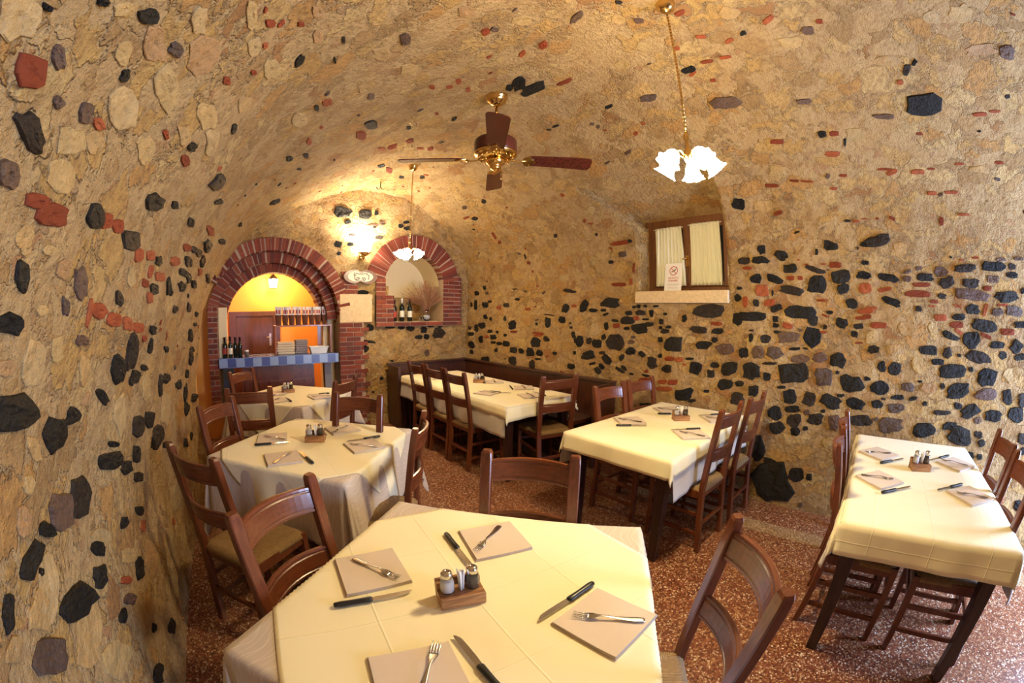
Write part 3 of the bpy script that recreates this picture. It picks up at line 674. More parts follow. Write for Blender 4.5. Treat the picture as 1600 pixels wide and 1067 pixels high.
for nm, s0, s1, b in parts:
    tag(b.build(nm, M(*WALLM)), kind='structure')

# ---------------------------------------------------------------- floor and the wall behind the camera
fb = MB().box((1.4, 1.3, -.05), (4.6, 7.9, .1)); tag(fb.build('floor', 'terrazzo'), kind='structure')
b = MB()
for x0, x1, z0, z1 in ((-.9, 2.1, 0, 3.4), (3.3, 3.7, 0, 3.4), (2.1, 3.3, 2.3, 3.4)):
    b.box(((x0 + x1) / 2, YF - .06, (z0 + z1) / 2), (x1 - x0, .12, z1 - z0))
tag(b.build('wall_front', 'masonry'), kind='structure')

# ---------------------------------------------------------------- the arched wall
AC = (.49, 1.465)      # centre of the doorway arch
NC = (2.47, 1.93)      # centre of the niche arch


def back_open(X, z):
    if math.hypot(X - AC[0], z - AC[1]) < .93 and z >= AC[1] and X > -.36: return True
    if -.24 < X < 1.36 and z < AC[1]: return True
    if X <= -.24 and z < 2.12: return True
    if math.hypot(X - NC[0], z - NC[1]) < .49 and z >= NC[1]: return True
    if 2.06 < X < 2.95 and 1.40 < z < NC[1]: return True
    return False


def bdisp(X, z): 
    p = Vector((X * 2.4, z * 2.2, 7.3))
    return noise.noise(p) * .02 + noise.noise(p * 2.8) * .012 + noise.noise(p * 7) * .007


b = MB()
xs = np.arange(-.9, 3.75, .03); zs = np.arange(0, 3.45, .03)
vs = [(x, YB - bdisp(x, z), z) for x in xs for z in zs]
fs = []
for i in range(len(xs) - 1):
    for j in range(len(zs) - 1):
        if back_open(xs[i] + .015, zs[j] + .015): continue
        n = len(zs); fs.append((i * n + j, (i + 1) * n + j, (i + 1) * n + j + 1, i * n + j + 1))
b.add(vs, fs, 0, True)
for c, v in parse(BSTONES):
    stone(b, lambda a, bb, h, x=v[0], z=v[1]: (x + a, YB - bdisp(x + a, z + bb) - h, z + bb), c, (v[2], v[3]), (v[4], v[5]))
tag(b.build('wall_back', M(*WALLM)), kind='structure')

BM = ('brick', 'brick_mortar')


def brick_ring(b, c, r0, r1, a0, a1, y0, y1, n, gap=.007, two=False):
    """bricks standing on edge round an arch, with a mortar bed behind their faces"""
    seg = n * 2
    ring = lambda r, y: [(c[0] + r * math.cos(a0 + (a1 - a0) * k / seg), y, c[1] + r * math.sin(a0 + (a1 - a0) * k / seg)) for k in range(seg + 1)]
    vs = ring(r0 + .004, y0 + .008) + ring(r1 - .004, y0 + .008) + ring(r0 + .004, y1) + ring(r1 - .004, y1)
    q = seg + 1; fs = []
    for k in range(seg):
        fs += [(k, k + 1, q + k + 1, q + k), (k, k + 1, 2 * q + k + 1, 2 * q + k), (q + k, q + k + 1, 3 * q + k + 1, 3 * q + k)]
    b.add(vs, fs, 1, False)
    for k in range(n):
        aa = a0 + (a1 - a0) * (k + .5) / n; da = abs(a1 - a0) / n
        rr = (r0 + r1) / 2
        j = rs.uniform(-.006, .006)
        w0 = da * r0 - gap; w1 = da * r1 - gap
        T = Matrix.Translation((c[0], 0, c[1])) @ Matrix.Rotation(-(aa - PI / 2) + rs.uniform(-.02, .02), 4, 'Y')
        vs = []
        for y in (y0 + j, y1):
            for (w, r) in ((w0, r0 + abs(j)), (w0, r0 + abs(j)), (w1, r1), (w1, r1)):
                sx = -1 if len(vs) % 4 in (0, 3) else 1
                vs.append((sx * w / 2, y, r))
        b.add(vs, [(0, 1, 2, 3), (4, 7, 6, 5), (0, 4, 5, 1), (1, 5, 6, 2), (2, 6, 7, 3), (3, 7, 4, 0)], 0, False, T)


def brick_pier(b, x0, x1, z0, z1, y0, y1, bl=.22, ch=.062, ragged=0.):
    b.box(((x0 + x1) / 2, (y0 + y1) / 2 + .006, (z0 + z1) / 2), (x1 - x0 - .008, y1 - y0 - .012, z1 - z0), mi=1)
    n = max(1, round((z1 - z0) / ch)); h = (z1 - z0) / n
    for k in range(n):
        xe = x1 + (ragged if k % 3 == 0 else -ragged * .3 if k % 3 == 1 else 0)
        x = x0 - (bl / 2 if k % 2 and (x1 - x0) > bl * .8 else 0)
        while x < xe - .02:
            a = max(x, x0); e = min(x + bl, xe)
            if e - a > .03:
                j = rs.uniform(-.005, .005)
                b.box(((a + e) / 2, (y0 + y1) / 2 + j, z0 + (k + .5) * h), (e - a - .010, y1 - y0, h - .011), bev=.002)
            x += bl


b = MB(); brick_ring(b, AC, .865, 1.03, R(4), R(148), 5.155, 5.34, 52); tag(b.build('trim_1', M(*BM)), kind='structure')
b = MB(); brick_ring(b, AC, .73, .87, R(0), R(172), 5.30, 5.46, 44); tag(b.build('trim_2', M(*BM)), kind='structure')
b = MB(); brick_ring(b, (.525, 1.45), .635, .775, R(0), R(178), 5.43, 5.66, 40); tag(b.build('trim_3', M(*BM)), kind='structure')
b = MB(); brick_pier(b, -.355, -.225, .40, 1.65, 5.15, 5.32, .13); tag(b.build('trim_4', M(*BM)), kind='structure')
b = MB(); brick_pier(b, 1.35, 1.70, 0, 1.42, 5.145, 5.45, .2, ragged=.07)
brick_pier(b, 1.38, 1.62, 1.80, 2.10, 5.165, 5.3, .2); tag(b.build('trim_5', M(*BM)), kind='structure')
b = MB(); b.box((1.59, 5.27, 1.61), (.46, .24, .375), bev=.012); tag(b.build('trim_6', 'limestone'), kind='structure')
# plain reveals of the doorway, passage wall at the left
b = MB(); b.box((-.165, 5.5, .82), (.11, .38, 1.64)); b.box((1.27, 5.56, .75), (.15, .26, 1.5)); tag(b.build('trim_7', 'cream_plaster'), kind='structure')
b = MB(); b.box((-.67, 5.42, 1.15), (.86, .06, 2.3)); b.box((-.98, 4.87, 1.15), (.06, 1.1, 2.3)); b.box((-.7, 4.36, 1.0), (.5, .06, 2.0)); b.box((-.75, 4.88, 2.33), (.5, 1.1, .06)); tag(b.build('wall_passage', 'orange_plaster'), kind='structure')
# niche: brick surround, plastered back, rough stone ledge
b = MB()
brick_ring(b, NC, .47, .735, R(8), R(172), 5.15, 5.34, 34)
brick_pier(b, 1.87, 2.02, 1.42, 2.02, 5.15, 5.34, .15)
brick_pier(b, 1.87, 2.14, 1.42, 1.79, 5.14, 5.33, .16)
brick_pier(b, 2.93, 3.25, 1.42, 2.09, 5.15, 5.66, .19)
brick_pier(b, 1.87, 3.25, 1.36, 1.42, 5.14, 5.6, .26)
tag(b.build('trim_8', M(*BM)), kind='structure')
b = MB()
seg = 30
prof = [(2.02, 1.42)] + [(NC[0] + .465 * math.cos(a), NC[1] + .465 * math.sin(a)) for a in np.linspace(PI, 0, seg)] + [(2.96, 1.42)]
n = len(prof)
vs = [(x, 5.3, z) for x, z in prof] + [(x, 5.78, z) for x, z in prof]
b.add(vs, [(i, i + 1, n + i + 1, n + i) for i in range(n - 1)], 0, False)
b.add([(x, 5.78, z) for x, z in prof], [tuple(range(n))], 0)
b.box((2.49, 5.6, 1.41), (1.0, .5, .03)); tag(b.build('wall_niche', 'cream_plaster'), kind='structure')
b = MB()
gx = np.arange(2.06, 2.97, .03); gz = np.arange(1.42, 1.80, .03)
n = len(gz)
vs = [(x, 5.62 - bdisp(x * 2, z * 2) * 1.3, z) for x in gx for z in gz] + [(x, 5.79, 1.79) for x in gx]
fs = [(i * n + j, (i + 1) * n + j, (i + 1) * n + j + 1, i * n + j + 1) for i in range(len(gx) - 1) for j in range(n - 1)]
o = len(gx) * n
fs += [((i + 1) * n - 1, (i + 2) * n - 1, o + i + 1, o + i) for i in range(len(gx) - 1)]
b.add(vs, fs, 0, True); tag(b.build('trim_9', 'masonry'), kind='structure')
# kitchen behind the arch
b = MB(); b.box((.5, 6.66, 1.2), (4.2, .1, 3.4)); tag(b.build('wall_kitchen_far', 'orange_plaster'), kind='structure')
b = MB(); b.box((-.75, 6.13, 1.2), (.1, .96, 3.4)); tag(b.build('wall_kitchen_left', 'orange_plaster'), kind='structure')
b = MB(); b.box((2.2, 6.25, 1.2), (.1, .8, 3.4)); tag(b.build('wall_kitchen_right', 'orange_plaster'), kind='structure')
b = MB(); b.box((.7, 6.1, 2.75), (3.2, 1.1, .08)); tag(b.build('ceiling_kitchen', 'orange_plaster'), kind='structure')
b = MB(); b.box((.7, 6.1, -.05), (3.2, 1.7, .1)); tag(b.build('floor_kitchen', 'terrazzo'), kind='structure')
# masonry filling round the stepped arch rings, seen from the kitchen side
b = MB()
seg = 40
for (r0, r1, y, c) in ((.76, 1.1, 5.64, (.525, 1.45)),):
    ins = [(c[0] + r0 * math.cos(a), y, c[1] + r0 * math.sin(a)) for a in np.linspace(0, PI, seg)]
    out = [(c[0] + 1.6 * math.cos(a), y, c[1] + 1.5 * math.sin(a)) for a in np.linspace(0, PI, seg)]
    b.add(ins + out, [(i, i + 1, seg + i + 1, seg + i) for i in range(seg - 1)], 0)
b.box((2.0, 5.66, .72), (1.3, .05, 1.46)); b.box((-.62, 5.66, .72), (.8, .05, 1.46))
tag(b.build('wall_kitchen_near', 'orange_plaster'), kind='structure')
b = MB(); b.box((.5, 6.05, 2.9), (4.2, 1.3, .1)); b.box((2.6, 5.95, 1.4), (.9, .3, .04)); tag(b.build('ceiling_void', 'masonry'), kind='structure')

# ---------------------------------------------------------------- window in the right wall
b = MB()
for y0, y1, z0, z1 in ((1.16, 1.24, 1.74, 2.52), (2.03, 2.14, 1.74, 2.52), (1.24, 2.03, 2.42, 2.52), (1.24, 2.03, 1.74, 1.815)):
    b.box((3.57, (y0 + y1) / 2, (z0 + z1) / 2), (.05, y1 - y0, z1 - z0), bev=.004)
for y0, y1 in ((1.24, 1.655), (1.655, 2.03)):
    for a, e, z0, z1 in ((y0, y0 + .045, 1.815, 2.42), (y1 - .045, y1, 1.815, 2.42), (y0 + .045, y1 - .045, 2.375, 2.42), (y0 + .045, y1 - .045, 1.815, 1.86)):
        b.box((3.545, (a + e) / 2, (z0 + z1) / 2), (.035, e - a - .003, z1 - z0), bev=.003)
w = tag(b.build('window_1', 'window_wood'), kind='structure')
b = MB()
for y0, y1 in ((1.28, 1.61), (1.70, 1.99)): b.box((3.55, (y0 + y1) / 2, 2.12), (.008, y1 - y0, .54))
b.build('pane', 'window_dark', w)
b = MB(); b.box((3.518, 1.655, 2.06), (.012, .03, .11), bev=.003); b.tube([(3.51, 1.655, 2.08), (3.48, 1.655, 2.08), (3.475, 1.69, 2.075)], .007)
b.build('window_handle', 'brass', w)
b = MB(); b.box((3.495, 1.68, 1.712), (.25, .98, .115), bev=.01); tag(b.build('trim_10', 'limestone'), kind='structure')
# glazed door behind the camera
b = MB()
for x0, x1, z0, z1 in ((2.1, 2.2, 0, 2.3), (3.2, 3.3, 0, 2.3), (2.2, 3.2, 2.2, 2.3), (2.2, 3.2, 0, .06)):
    b.box(((x0 + x1) / 2, YF - .06, (z0 + z1) / 2), (x1 - x0, .07, z1 - z0), bev=.004)
d = tag(b.build('door_1', 'window_wood'), kind='structure')
# ---------------------------------------------------------------- chairs
def post_y(z):
    return float(np.interp(z, [0, .22, .44, .62, .82, .985], [-.232, -.206, -.19, -.203, -.232, -.262]))


def make_chair(label, group):
    t = thing('dining_chair', label, 'chair', group=group)
    for s in (-1, 1):
        b = MB(); rings = []
        zs = [0, .004, .12, .25, .38, .46, .55, .65, .75, .85, .955, .975, .985]
        for k, z in enumerate(zs):
            w, d = .0225, .0165
            if z > .95: w *= (1, .93, .72)[k - 10]; d *= (1, .95, .8)[k - 10]
            if k == 0: w *= .9; d *= .9
            y = post_y(z); c = .004
            x = s * .176
            rings.append([(x + a * w + p * c * -a, y + e * d + q * c * -e, z) for a, e, p, q in ((-1, -1, 1, 0), (1, -1, 1, 0), (1, -1, 0, 1), (1, 1, 0, 1), (1, 1, 1, 0), (-1, 1, 1, 0), (-1, 1, 0, 1), (-1, -1, 0, 1))])
        b.loft(rings); b.build('back_post', 'chair_wood', t)
    for s in (-1, 1):
        b = MB(); b.box((s * .184, .178, .222), (.036, .036, .444), bev=.004, taper=.86); b.build('leg', 'chair_wood', t)
    for z0, z1 in ((.855, .945), (.635, .72)):
        b = MB(); rings = []; n = 14; h = z1 - z0
        sec = [(-.008, 0), (-.009, .004), (-.009, h * .10), (-.0065, h * .13), (-.0065, h * .17), (-.009, h * .2), (-.009, h * .78), (-.0065, h * .82), (-.0065, h * .86), (-.009, h * .9), (-.008, h - .002), (-.005, h),
               (.005, h), (.008, h - .002), (.009, h * .9), (.0065, h * .86), (.0065, h * .82), (.009, h * .78), (.009, h * .2), (.0065, h * .17), (.0065, h * .13), (.009, h * .1), (.009, .004), (.008, 0)]
        for k in range(n + 1):
            x = -.166 + .332 * k / n; u = 1 - (x / .166) ** 2
            rings.append([(x, post_y(z0 + q) - .042 * u + p, z0 + q + .006 * u) for p, q in sec])
        b.loft(rings); b.build('back_slat', 'chair_wood_level', t)
    b = MB()
    for s in (-1, 1): b.box((s * .182, -.005, .412), (.022, .34, .052), bev=.003)
    b.box((0, .184, .412), (.34, .022, .052), bev=.003); b.box((0, -.188, .412), (.32, .022, .05), bev=.003)
    b.build('seat_rail', 'chair_wood', t)
    for s in (-1, 1):
        for z in (.13, .27): b = MB(); b.box((s * .180, -.018, z), (.017, .38, .026), bev=.003); b.build('stretcher', 'chair_wood', t)
    b = MB(); b.box((0, .178, .30), (.34, .017, .028), bev=.003); b.build('stretcher', 'chair_wood', t)
    b = MB(); b.box((0, -.212, .2), (.32, .017, .026), bev=.003); b.build('stretcher', 'chair_wood', t)
    b = MB(); n = 22
    top = []; bot = []
    for j in range(n + 1):
        v = -1 + 2 * j / n
        for i in range(n + 1):
            u = -1 + 2 * i / n
            y = v * .198 - .002; hw = .185 + .017 * (v + 1) / 2
            e = max(abs(u), abs(v)); edge = max(0, (e - .86) / .14)
            z = .458 + .010 * (1 - min(1, abs(abs(u) - abs(v)) * 5)) * -.8 + .006 * (1 - e) - .022 * edge ** 2
            top.append((u * hw, y, z)); bot.append((u * hw, y, .418))
    q = n + 1; fs = [(j * q + i, j * q + i + 1, (j + 1) * q + i + 1, (j + 1) * q + i) for j in range(n) for i in range(n)]
    rim = [i for i in range(q)] + [j * q + n for j in range(1, q)] + [n * q + i for i in range(n - 1, -1, -1)] + [j * q for j in range(n - 1, 0, -1)]
    off = q * q
    b.add(top + bot, fs + [tuple(a + off for a in f[::-1]) for f in fs] + [(rim[k], rim[(k + 1) % len(rim)], rim[(k + 1) % len(rim)] + off, rim[k] + off) for k in range(len(rim))], 0, True)
    b.build('seat', 'rush', t)
    return t


BEV = 0
# (x, y of the back at its top, direction it faces in degrees, label, group)
CHAIRS = [
    (1.00, 1.09, 218, 'chair standing at the far side of the nearest table, its back filling the gap to the next tables', 'chairs at the nearest square table'),
    (.065, 1.225, 307, 'chair between the left stone wall side and the nearest table, curved slats seen from behind', 'chairs at the nearest square table'),
    (.905, .165, 129, 'chair at the right side of the nearest table, rush seat corner showing, seen from above', 'chairs at the nearest square table'),
    (-.25, 1.765, 39, 'chair against the left stone wall with its rush seat beside the middle square table', 'chairs at the middle square table'),
    (-.165, 2.79, 322, 'chair at the wall-side far edge of the middle square table, under the left stone wall', 'chairs at the middle square table'),
    (.81, 2.64, 224, 'chair between the middle square table and the far one by the counter, single wide slat showing', 'chairs at the middle square table'),
    (.885, 1.81, 146, 'chair seen edge-on at the right side of the middle square table', 'chairs at the middle square table'),
    (.075, 3.24, 80, 'chair with its back to the camera in front of the square table by the counter', 'chairs at the square table by the counter'),
    (.04, 4.38, 315, 'small-looking chair directly in front of the blue tiled counter', 'chairs at the square table by the counter'),
    (.93, 3.36, 134, 'chair right of the square table by the counter, in front of the brick pier', 'chairs at the square table by the counter'),
    (1.965, 3.25, 0, 'chair nearest the camera of the three in a row along the bench table', 'chairs at the bench table'),
    (1.965, 3.66, 0, 'middle chair of the three in a row along the bench table', 'chairs at the bench table'),
    (1.96, 4.10, 0, 'chair farthest from the camera of the three along the bench table', 'chairs at the bench table'),
    (2.57, 2.42, 76, 'chair at the near head end of the bench table, facing the corner', 'chairs at the bench table'),
    (2.55, 1.86, 268, 'chair at the back long side of the central rectangular table, nearer the middle of the room', 'chairs at the central rectangular table'),
    (3.00, 1.85, 266, 'chair at the back long side of the central rectangular table, close to the stone wall', 'chairs at the central rectangular table'),
    (2.46, .80, 88, 'chair on the front long side of the central rectangular table, nearer the camera', 'chairs at the central rectangular table'),
    (2.96, .765, 88, 'chair on the front long side of the central rectangular table, close to the stone wall', 'chairs at the central rectangular table'),
    (2.14, .075, 270, 'chair seen edge-on at the left side of the right-hand table, nearer the camera', 'chairs at the right-hand rectangular table'),
    (2.62, .085, 270, 'chair seen edge-on at the left side of the right-hand table, close to the stone wall', 'chairs at the right-hand rectangular table'),
    (2.56, -.96, 88, 'chair at the right side of the right-hand table, the farther of two', 'chairs at the right-hand rectangular table'),
    (2.10, -.93, 88, 'chair cut by the right edge of the picture at the right-hand table', 'chairs at the right-hand rectangular table'),
]
first = None
for (x, y, face, lab, grp) in CHAIRS:
    lab = 'reddish-brown ladder-back ' + lab
    lab = ' '.join(lab.split()[:16]).rstrip(',')
    rz = R(face - 90)
    ox = -(-math.sin(rz) * -.262) ; oy = -(math.cos(rz) * -.262)
    loc = (x + ox, y + oy, 0)
    if first is None:
        first = make_chair(lab, grp); first.location = loc; first.rotation_euler = (0, 0, rz)
    else:
        dup(first, loc, rz, lab, grp)

# ---------------------------------------------------------------- tables and cloths
ZT = .728


def table(cx, cy, deg, lx, ly, label, inset=.07):
    t = thing('dining_table', label, 'table', (cx, cy, 0), R(deg))
    b = MB(); b.box((0, 0, ZT - .017), (lx, ly, .030), bev=.004); b.build('table_top', 'table_wood', t)
    b = MB()
    for sx in (-1, 1): b.box((sx * (lx / 2 - inset), 0, ZT - .077), (.022, ly - 2 * inset - .05, .085))
    for sy in (-1, 1): b.box((0, sy * (ly / 2 - inset), ZT - .077), (lx - 2 * inset - .05, .022, .085))
    b.build('apron', 'table_wood', t)
    for sx in (-1, 1):
        for sy in (-1, 1):
            b = MB(); b.box((sx * (lx / 2 - inset), sy * (ly / 2 - inset), (ZT - .034) / 2), (.075, .075, ZT - .036), bev=.006, taper=.72); b.build('leg', 'table_wood', t)
    return t


def drape(name, label, cat, tab, a, bb, phi, mat, lift, N=84, shift=(0, 0), seed=0, amp=1., flare=1.):
    """a rectangular cloth (half sizes a, bb, turned by phi) let down over the table"""
    cx, cy, deg, lx, ly = tab
    hx, hy = lx / 2 + .003 + lift, ly / 2 + .003 + lift
    rr = random.Random(seed); p1, p2, p3 = (rr.uniform(0, 6.3) for _ in range(3))
    c, s = math.cos(phi), math.sin(phi)
    nx = N; ny = max(8, int(N * bb / a))
    vs = []; uv = []
    z0 = ZT + lift
    for j in range(ny + 1):
        v = -bb + 2 * bb * j / ny
        for i in range(nx + 1):
            u = -a + 2 * a * i / nx
            x = c * u - s * v + shift[0]; y = s * u + c * v + shift[1]
            ox = max(abs(x) - hx, 0); oy = max(abs(y) - hy, 0)
            sx = 1 if x > 0 else -1; sy = 1 if y > 0 else -1
            if ox == 0 and oy == 0:
                z = z0 + .0012 * math.sin(x * 9 + p1) * math.sin(y * 8 + p2)
                q = (x, y, max(z, z0))
            elif oy == 0 or ox == 0:
                o = ox + oy
                t = y if oy == 0 else x
                near = min(1, (hy - abs(y) if oy == 0 else hx - abs(x)) / .22)
                rip = math.sin(t * 15 + p1) * .6 + math.sin(t * 27 + p2) * .4
                out = min(o, .012) * .9 + o * .07 * flare + o * .10 * rip * amp * (.3 + .7 * near) + o * .10 * (1 - near)
                d = max(0, o - .006) * .985
                if oy == 0: q = (sx * (hx + out), y, z0 - d)
                else: q = (x, sy * (hy + out), z0 - d)
            else:
                L = math.hypot(ox, oy); ph = math.atan2(oy, ox)
                k = math.sin(2 * ph)
                out = min(L, .012) * .9 + L * (.09 + .22 * k * k * amp + .05 * math.sin(ph * 9 + p3))
                d = math.sqrt(max(0, (L * .99) ** 2 - out ** 2 * .8))
                q = (sx * (hx + out * math.cos(ph)), sy * (hy + out * math.sin(ph)), z0 - d)
            vs.append(q); uv.append((u, v))
    q = nx + 1
    fs = [(j * q + i, j * q + i + 1, (j + 1) * q + i + 1, (j + 1) * q + i) for j in range(ny) for i in range(nx)]
    b = MB(); b.add(vs, fs, 0, True); b.uv = uv
    o = b.build(name, mat, None, (cx, cy, 0), R(deg))
    md = o.modifiers.new('thickness', 'SOLIDIFY'); md.thickness = .0012; md.offset = 1
    return tag(o, label, cat)


T4 = (.51, .775, 37.8, .97, .97)
T2 = (.445, 2.465, 45, .95, .95)
T1 = (.545, 4.13, 45, .89, .89)
TB = (2.51, 3.67, 90, 2.16, .84)
TC = (2.61, 1.36, 0, 1.32, .80)
TR = (2.47, -.445, 0, 1.50, .84)
for tb, lab in ((T4, 'dark square dining table under the patterned beige cloth, nearest to the camera'),
                (T2, 'dark square dining table hidden by cloths beside the left stone wall'),
                (T1, 'dark square dining table under cloths just in front of the tiled counter'),
                (TB, 'long dark dining table along the corner bench'),
                (TC, 'dark rectangular dining table with square legs standing in the centre of the room'),
                (TR, 'dark rectangular dining table with splayed-looking legs at the right edge of the room')):
    table(*tb, lab)
drape('undercloth', 'beige wave-patterned undercloth on the nearest table, its corners showing under the cream cloth', 'tablecloth', T4, .80, .80, 0, 'beige_undercloth', .002, seed=1)
drape('tablecloth', 'cream square tablecloth laid diagonally over the nearest table', 'tablecloth', T4, .56, .56, R(44), 'cream_tablecloth', .005, seed=2, shift=(.0, .0))
drape('undercloth', 'beige undercloth falling in deep folds from the middle square table by the stone wall', 'tablecloth', T2, .86, .86, 0, 'beige_undercloth', .002, seed=3, amp=.5)
drape('tablecloth', 'cream square tablecloth laid diagonally over the middle square table', 'tablecloth', T2, .60, .60, R(45), 'cream_tablecloth', .005, seed=4)
drape('undercloth', 'beige undercloth hanging from the square table in front of the counter', 'tablecloth', T1, .80, .80, 0, 'beige_undercloth', .002, seed=5)
drape('tablecloth', 'cream square tablecloth laid diagonally on the square table in front of the counter', 'tablecloth', T1, .58, .58, R(45), 'cream_tablecloth', .005, seed=6)
drape('undercloth', 'pale grey undercloth hanging below the cream cloth of the long bench table', 'tablecloth', TB, 1.12, .70, 0, 'grey_undercloth', .002, seed=7, amp=.6)
drape('tablecloth', 'cream tablecloth covering the long bench table', 'tablecloth', TB, 1.22, .53, 0, 'cream_tablecloth', .005, seed=8, amp=.6, flare=1.5)
drape('undercloth', 'bluish grey undercloth hanging from the long side of the central rectangular table', 'tablecloth', TC, .70, .66, 0, 'grey_undercloth', .002, seed=9, amp=.5)
drape('tablecloth', 'cream tablecloth with pointed hanging corners on the central rectangular table', 'tablecloth', TC, .79, .51, 0, 'cream_tablecloth', .005, seed=10, amp=.5, flare=1.6)
drape('undercloth', 'grey undercloth peeping out below the cloth of the right-hand table', 'tablecloth', TR, .80, .66, 0, 'grey_undercloth', .002, seed=11, amp=.5)
drape('tablecloth', 'cream tablecloth with pressed creases on the right-hand rectangular table', 'tablecloth', TR, .90, .53, 0, 'cream_tablecloth', .005, seed=12, amp=.5, flare=1.6)
ZC = ZT + .0078

# ---------------------------------------------------------------- place settings
def make_napkin():
    b = MB(); n = 14
    for k in range(4):
        vs = []; h = .1025 - k * .0012
        for zz in (0, 1):
            for j in range(n + 1):
                for i in range(n + 1):
                    u = -1 + 2 * i / n; v = -1 + 2 * j / n
                    z = k * .0022 + zz * .0017 + .0030 * k / 3 * max(0, u - .2) ** 2 + .0012 * math.sin(v * 3 + u * 2) * k / 3 * .5 + (.0012 * k / 3)
                    vs.append((u * h + k * .0006, v * h - k * .0008, z))
        q = n + 1; off = q * q
        fs = [(j * q + i, j * q + i + 1, (j + 1) * q + i + 1, (j + 1) * q + i) for j in range(n) for i in range(n)]
        rim = [i for i in range(q)] + [j * q + n for j in range(1, q)] + [n * q + i for i in range(n - 1, -1, -1)] + [j * q for j in range(n - 1, 0, -1)]
        b.add(vs, [f[::-1] for f in fs] + [tuple(a + off for a in f) for f in fs] + [(rim[i], rim[(i + 1) % len(rim)], rim[(i + 1) % len(rim)] + off, rim[i] + off) for i in range(len(rim))], 0, False)
    return b.build('paper_napkin', 'napkin_paper')


def make_fork():
    """along +x, tines at +x, about 19 cm"""
    b = MB()
    prof = [(-.095, .0065), (-.090, .0095), (-.075, .0105), (-.05, .0085), (-.02, .0048), (.0, .0036), (.02, .0036), (.03, .006), (.04, .0108), (.05, .0125), (.058, .0125)]
    zc = lambda x: .0035 + .006 * math.exp(-((x - .012) / .035) ** 2) - .002 * math.exp(-((x - .06) / .02) ** 2) + (.004 if x > .08 else 0) * (x - .08) / .02 + .0012
    rings = []
    for x, w in prof:
        z = zc(x); t = .0011
        rings.append([(x, -w, z + .0008), (x, -w * .5, z - t), (x, w * .5, z - t), (x, w, z + .0008), (x, w * .5, z + t), (x, -w * .5, z + t)])
    b.loft(rings, smooth=True)
    for k in range(4):
        y = -.0103 + .00687 * k
        pts = [(.056, y, zc(.056)), (.07, y, zc(.07)), (.085, y, zc(.085)), (.096, y, zc(.096))]
        b.tube(pts, [.0019, .0017, .0015, .0007], 6)
    return b.build('fork', 'steel')


def make_knife():
    t = thing('knife', 'x', 'knife')
    b = MB(); rings = []
    for x, w, h in ((-.115, .005, .004), (-.112, .0085, .0065), (-.095, .0105, .0078), (-.06, .0092, .0072), (-.03, .0100, .0072), (-.008, .0108, .0072), (-.003, .008, .005)):
        rings.append([(x, w * math.cos(a), .008 + h * math.sin(a)) for a in np.linspace(0, 2 * PI, 10, endpoint=False)])
    b.loft(rings, smooth=True); b.build('handle', 'black_plastic', t)
    b = MB()
    ol = [(-.006, -.0075), (.02, -.0092), (.07, -.0095), (.10, -.0075), (.113, -.001), (.116, .005), (.108, .0065), (.02, .0075), (-.006, .0070)]
    b.prism(ol, .0072, .0086); 
    for i in range(14): b.box((.03 + i * .005, -.0093, .0079), (.0018, .0012, .0016))
    b.build('blade', 'steel', t)
    return t


# (table, where, napkin x, y, deg, fork x, y, deg, knife x, y, deg)
SETTINGS = [
    ('nearest table', 'on its wall side', .302, 1.042, -7, .315, 1.035, -62, .255, .905, -10),
    ('nearest table', 'at its far side', .738, .985, -16, .722, .995, -153, .602, 1.005, -100),
    ('nearest table', 'at its right side', .702, .458, -86, .705, .452, 125, .690, .585, -178),
    ('nearest table', 'at its near side', .225, .582, -14, .255, .59, 47, .362, .548, 85),
    ('middle square table', 'on its wall side', .188, 2.648, -9, .205, 2.62, -47, .175, 2.522, -5),
    ('middle square table', 'at its near side', .205, 2.232, 1, .205, 2.215, 49, .335, 2.19, 99),
    ('middle square table', 'at its far side', .682, 2.657, 5, .665, 2.635, -140, .545, 2.66, -90),
    ('middle square table', 'at its right side', .705, 2.245, 3, .700, 2.225, 135, .745, 2.368, 180),
    ('square table by the counter', 'on its wall side', .372, 4.225, 19, .35, 4.2, 118, .36, 4.095, -20),
    ('square table by the counter', 'at its near side', .345, 3.86, 14, .335, 3.845, 56, .470, 3.86, 98),
    ('square table by the counter', 'at its right side', .788, 3.855, 9, .795, 3.84, 165, .80, 3.985, 174),
    ('central rectangular table', 'at its back left', 2.482, 1.605, -38, 2.465, 1.59, 102, 2.375, 1.515, -47),
    ('central rectangular table', 'at its back right', 3.005, 1.555, -35, 2.99, 1.55, 96, 2.895, 1.465, -50),
    ('central rectangular table', 'at its front left', 2.462, 1.08, -42, 2.455, 1.07, 93, 2.55, 1.165, 137),
    ('central rectangular table', 'at its front right', 2.992, 1.10, -43, 2.97, 1.09, 90, 3.075, 1.19, 140),
    ('right-hand table', 'at its far left', 2.77, -.175, -39, 2.76, -.17, 108, 2.655, -.265, -45),
    ('right-hand table', 'at its near left', 2.285, -.178, -42, 2.295, -.165, -87, 2.175, -.275, -47),
    ('right-hand table', 'at its far right', 2.77, -.715, -45, 2.77, -.705, 72, 2.855, -.61, 135),
    ('right-hand table', 'at its near right', 2.252, -.708, -52, 2.235, -.715, 84, 2.33, -.60, 130),
    ('bench table', 'beside the nearest row chair', 2.30, 3.17, 20, 2.30, 3.17, 120, 2.42, 3.10, -60),
    ('bench table', 'on the bench side, farther along', 2.76, 3.66, -30, 2.76, 3.66, 60, 2.66, 3.74, 60),
    ('bench table', 'on the bench side, halfway', 2.78, 3.16, -35, 2.78, 3.16, 60, 2.68, 3.25, 60),
    ('bench table', 'at its near end', 2.55, 2.80, -20, 2.55, 2.80, 70, 2.68, 2.81, 80),
    ('bench table', 'beside the far row chair', 2.33, 4.30, 10, 2.33, 4.30, 120, 2.44, 4.22, -60),
]
nap0 = fork0 = knife0 = None
NT = .0102
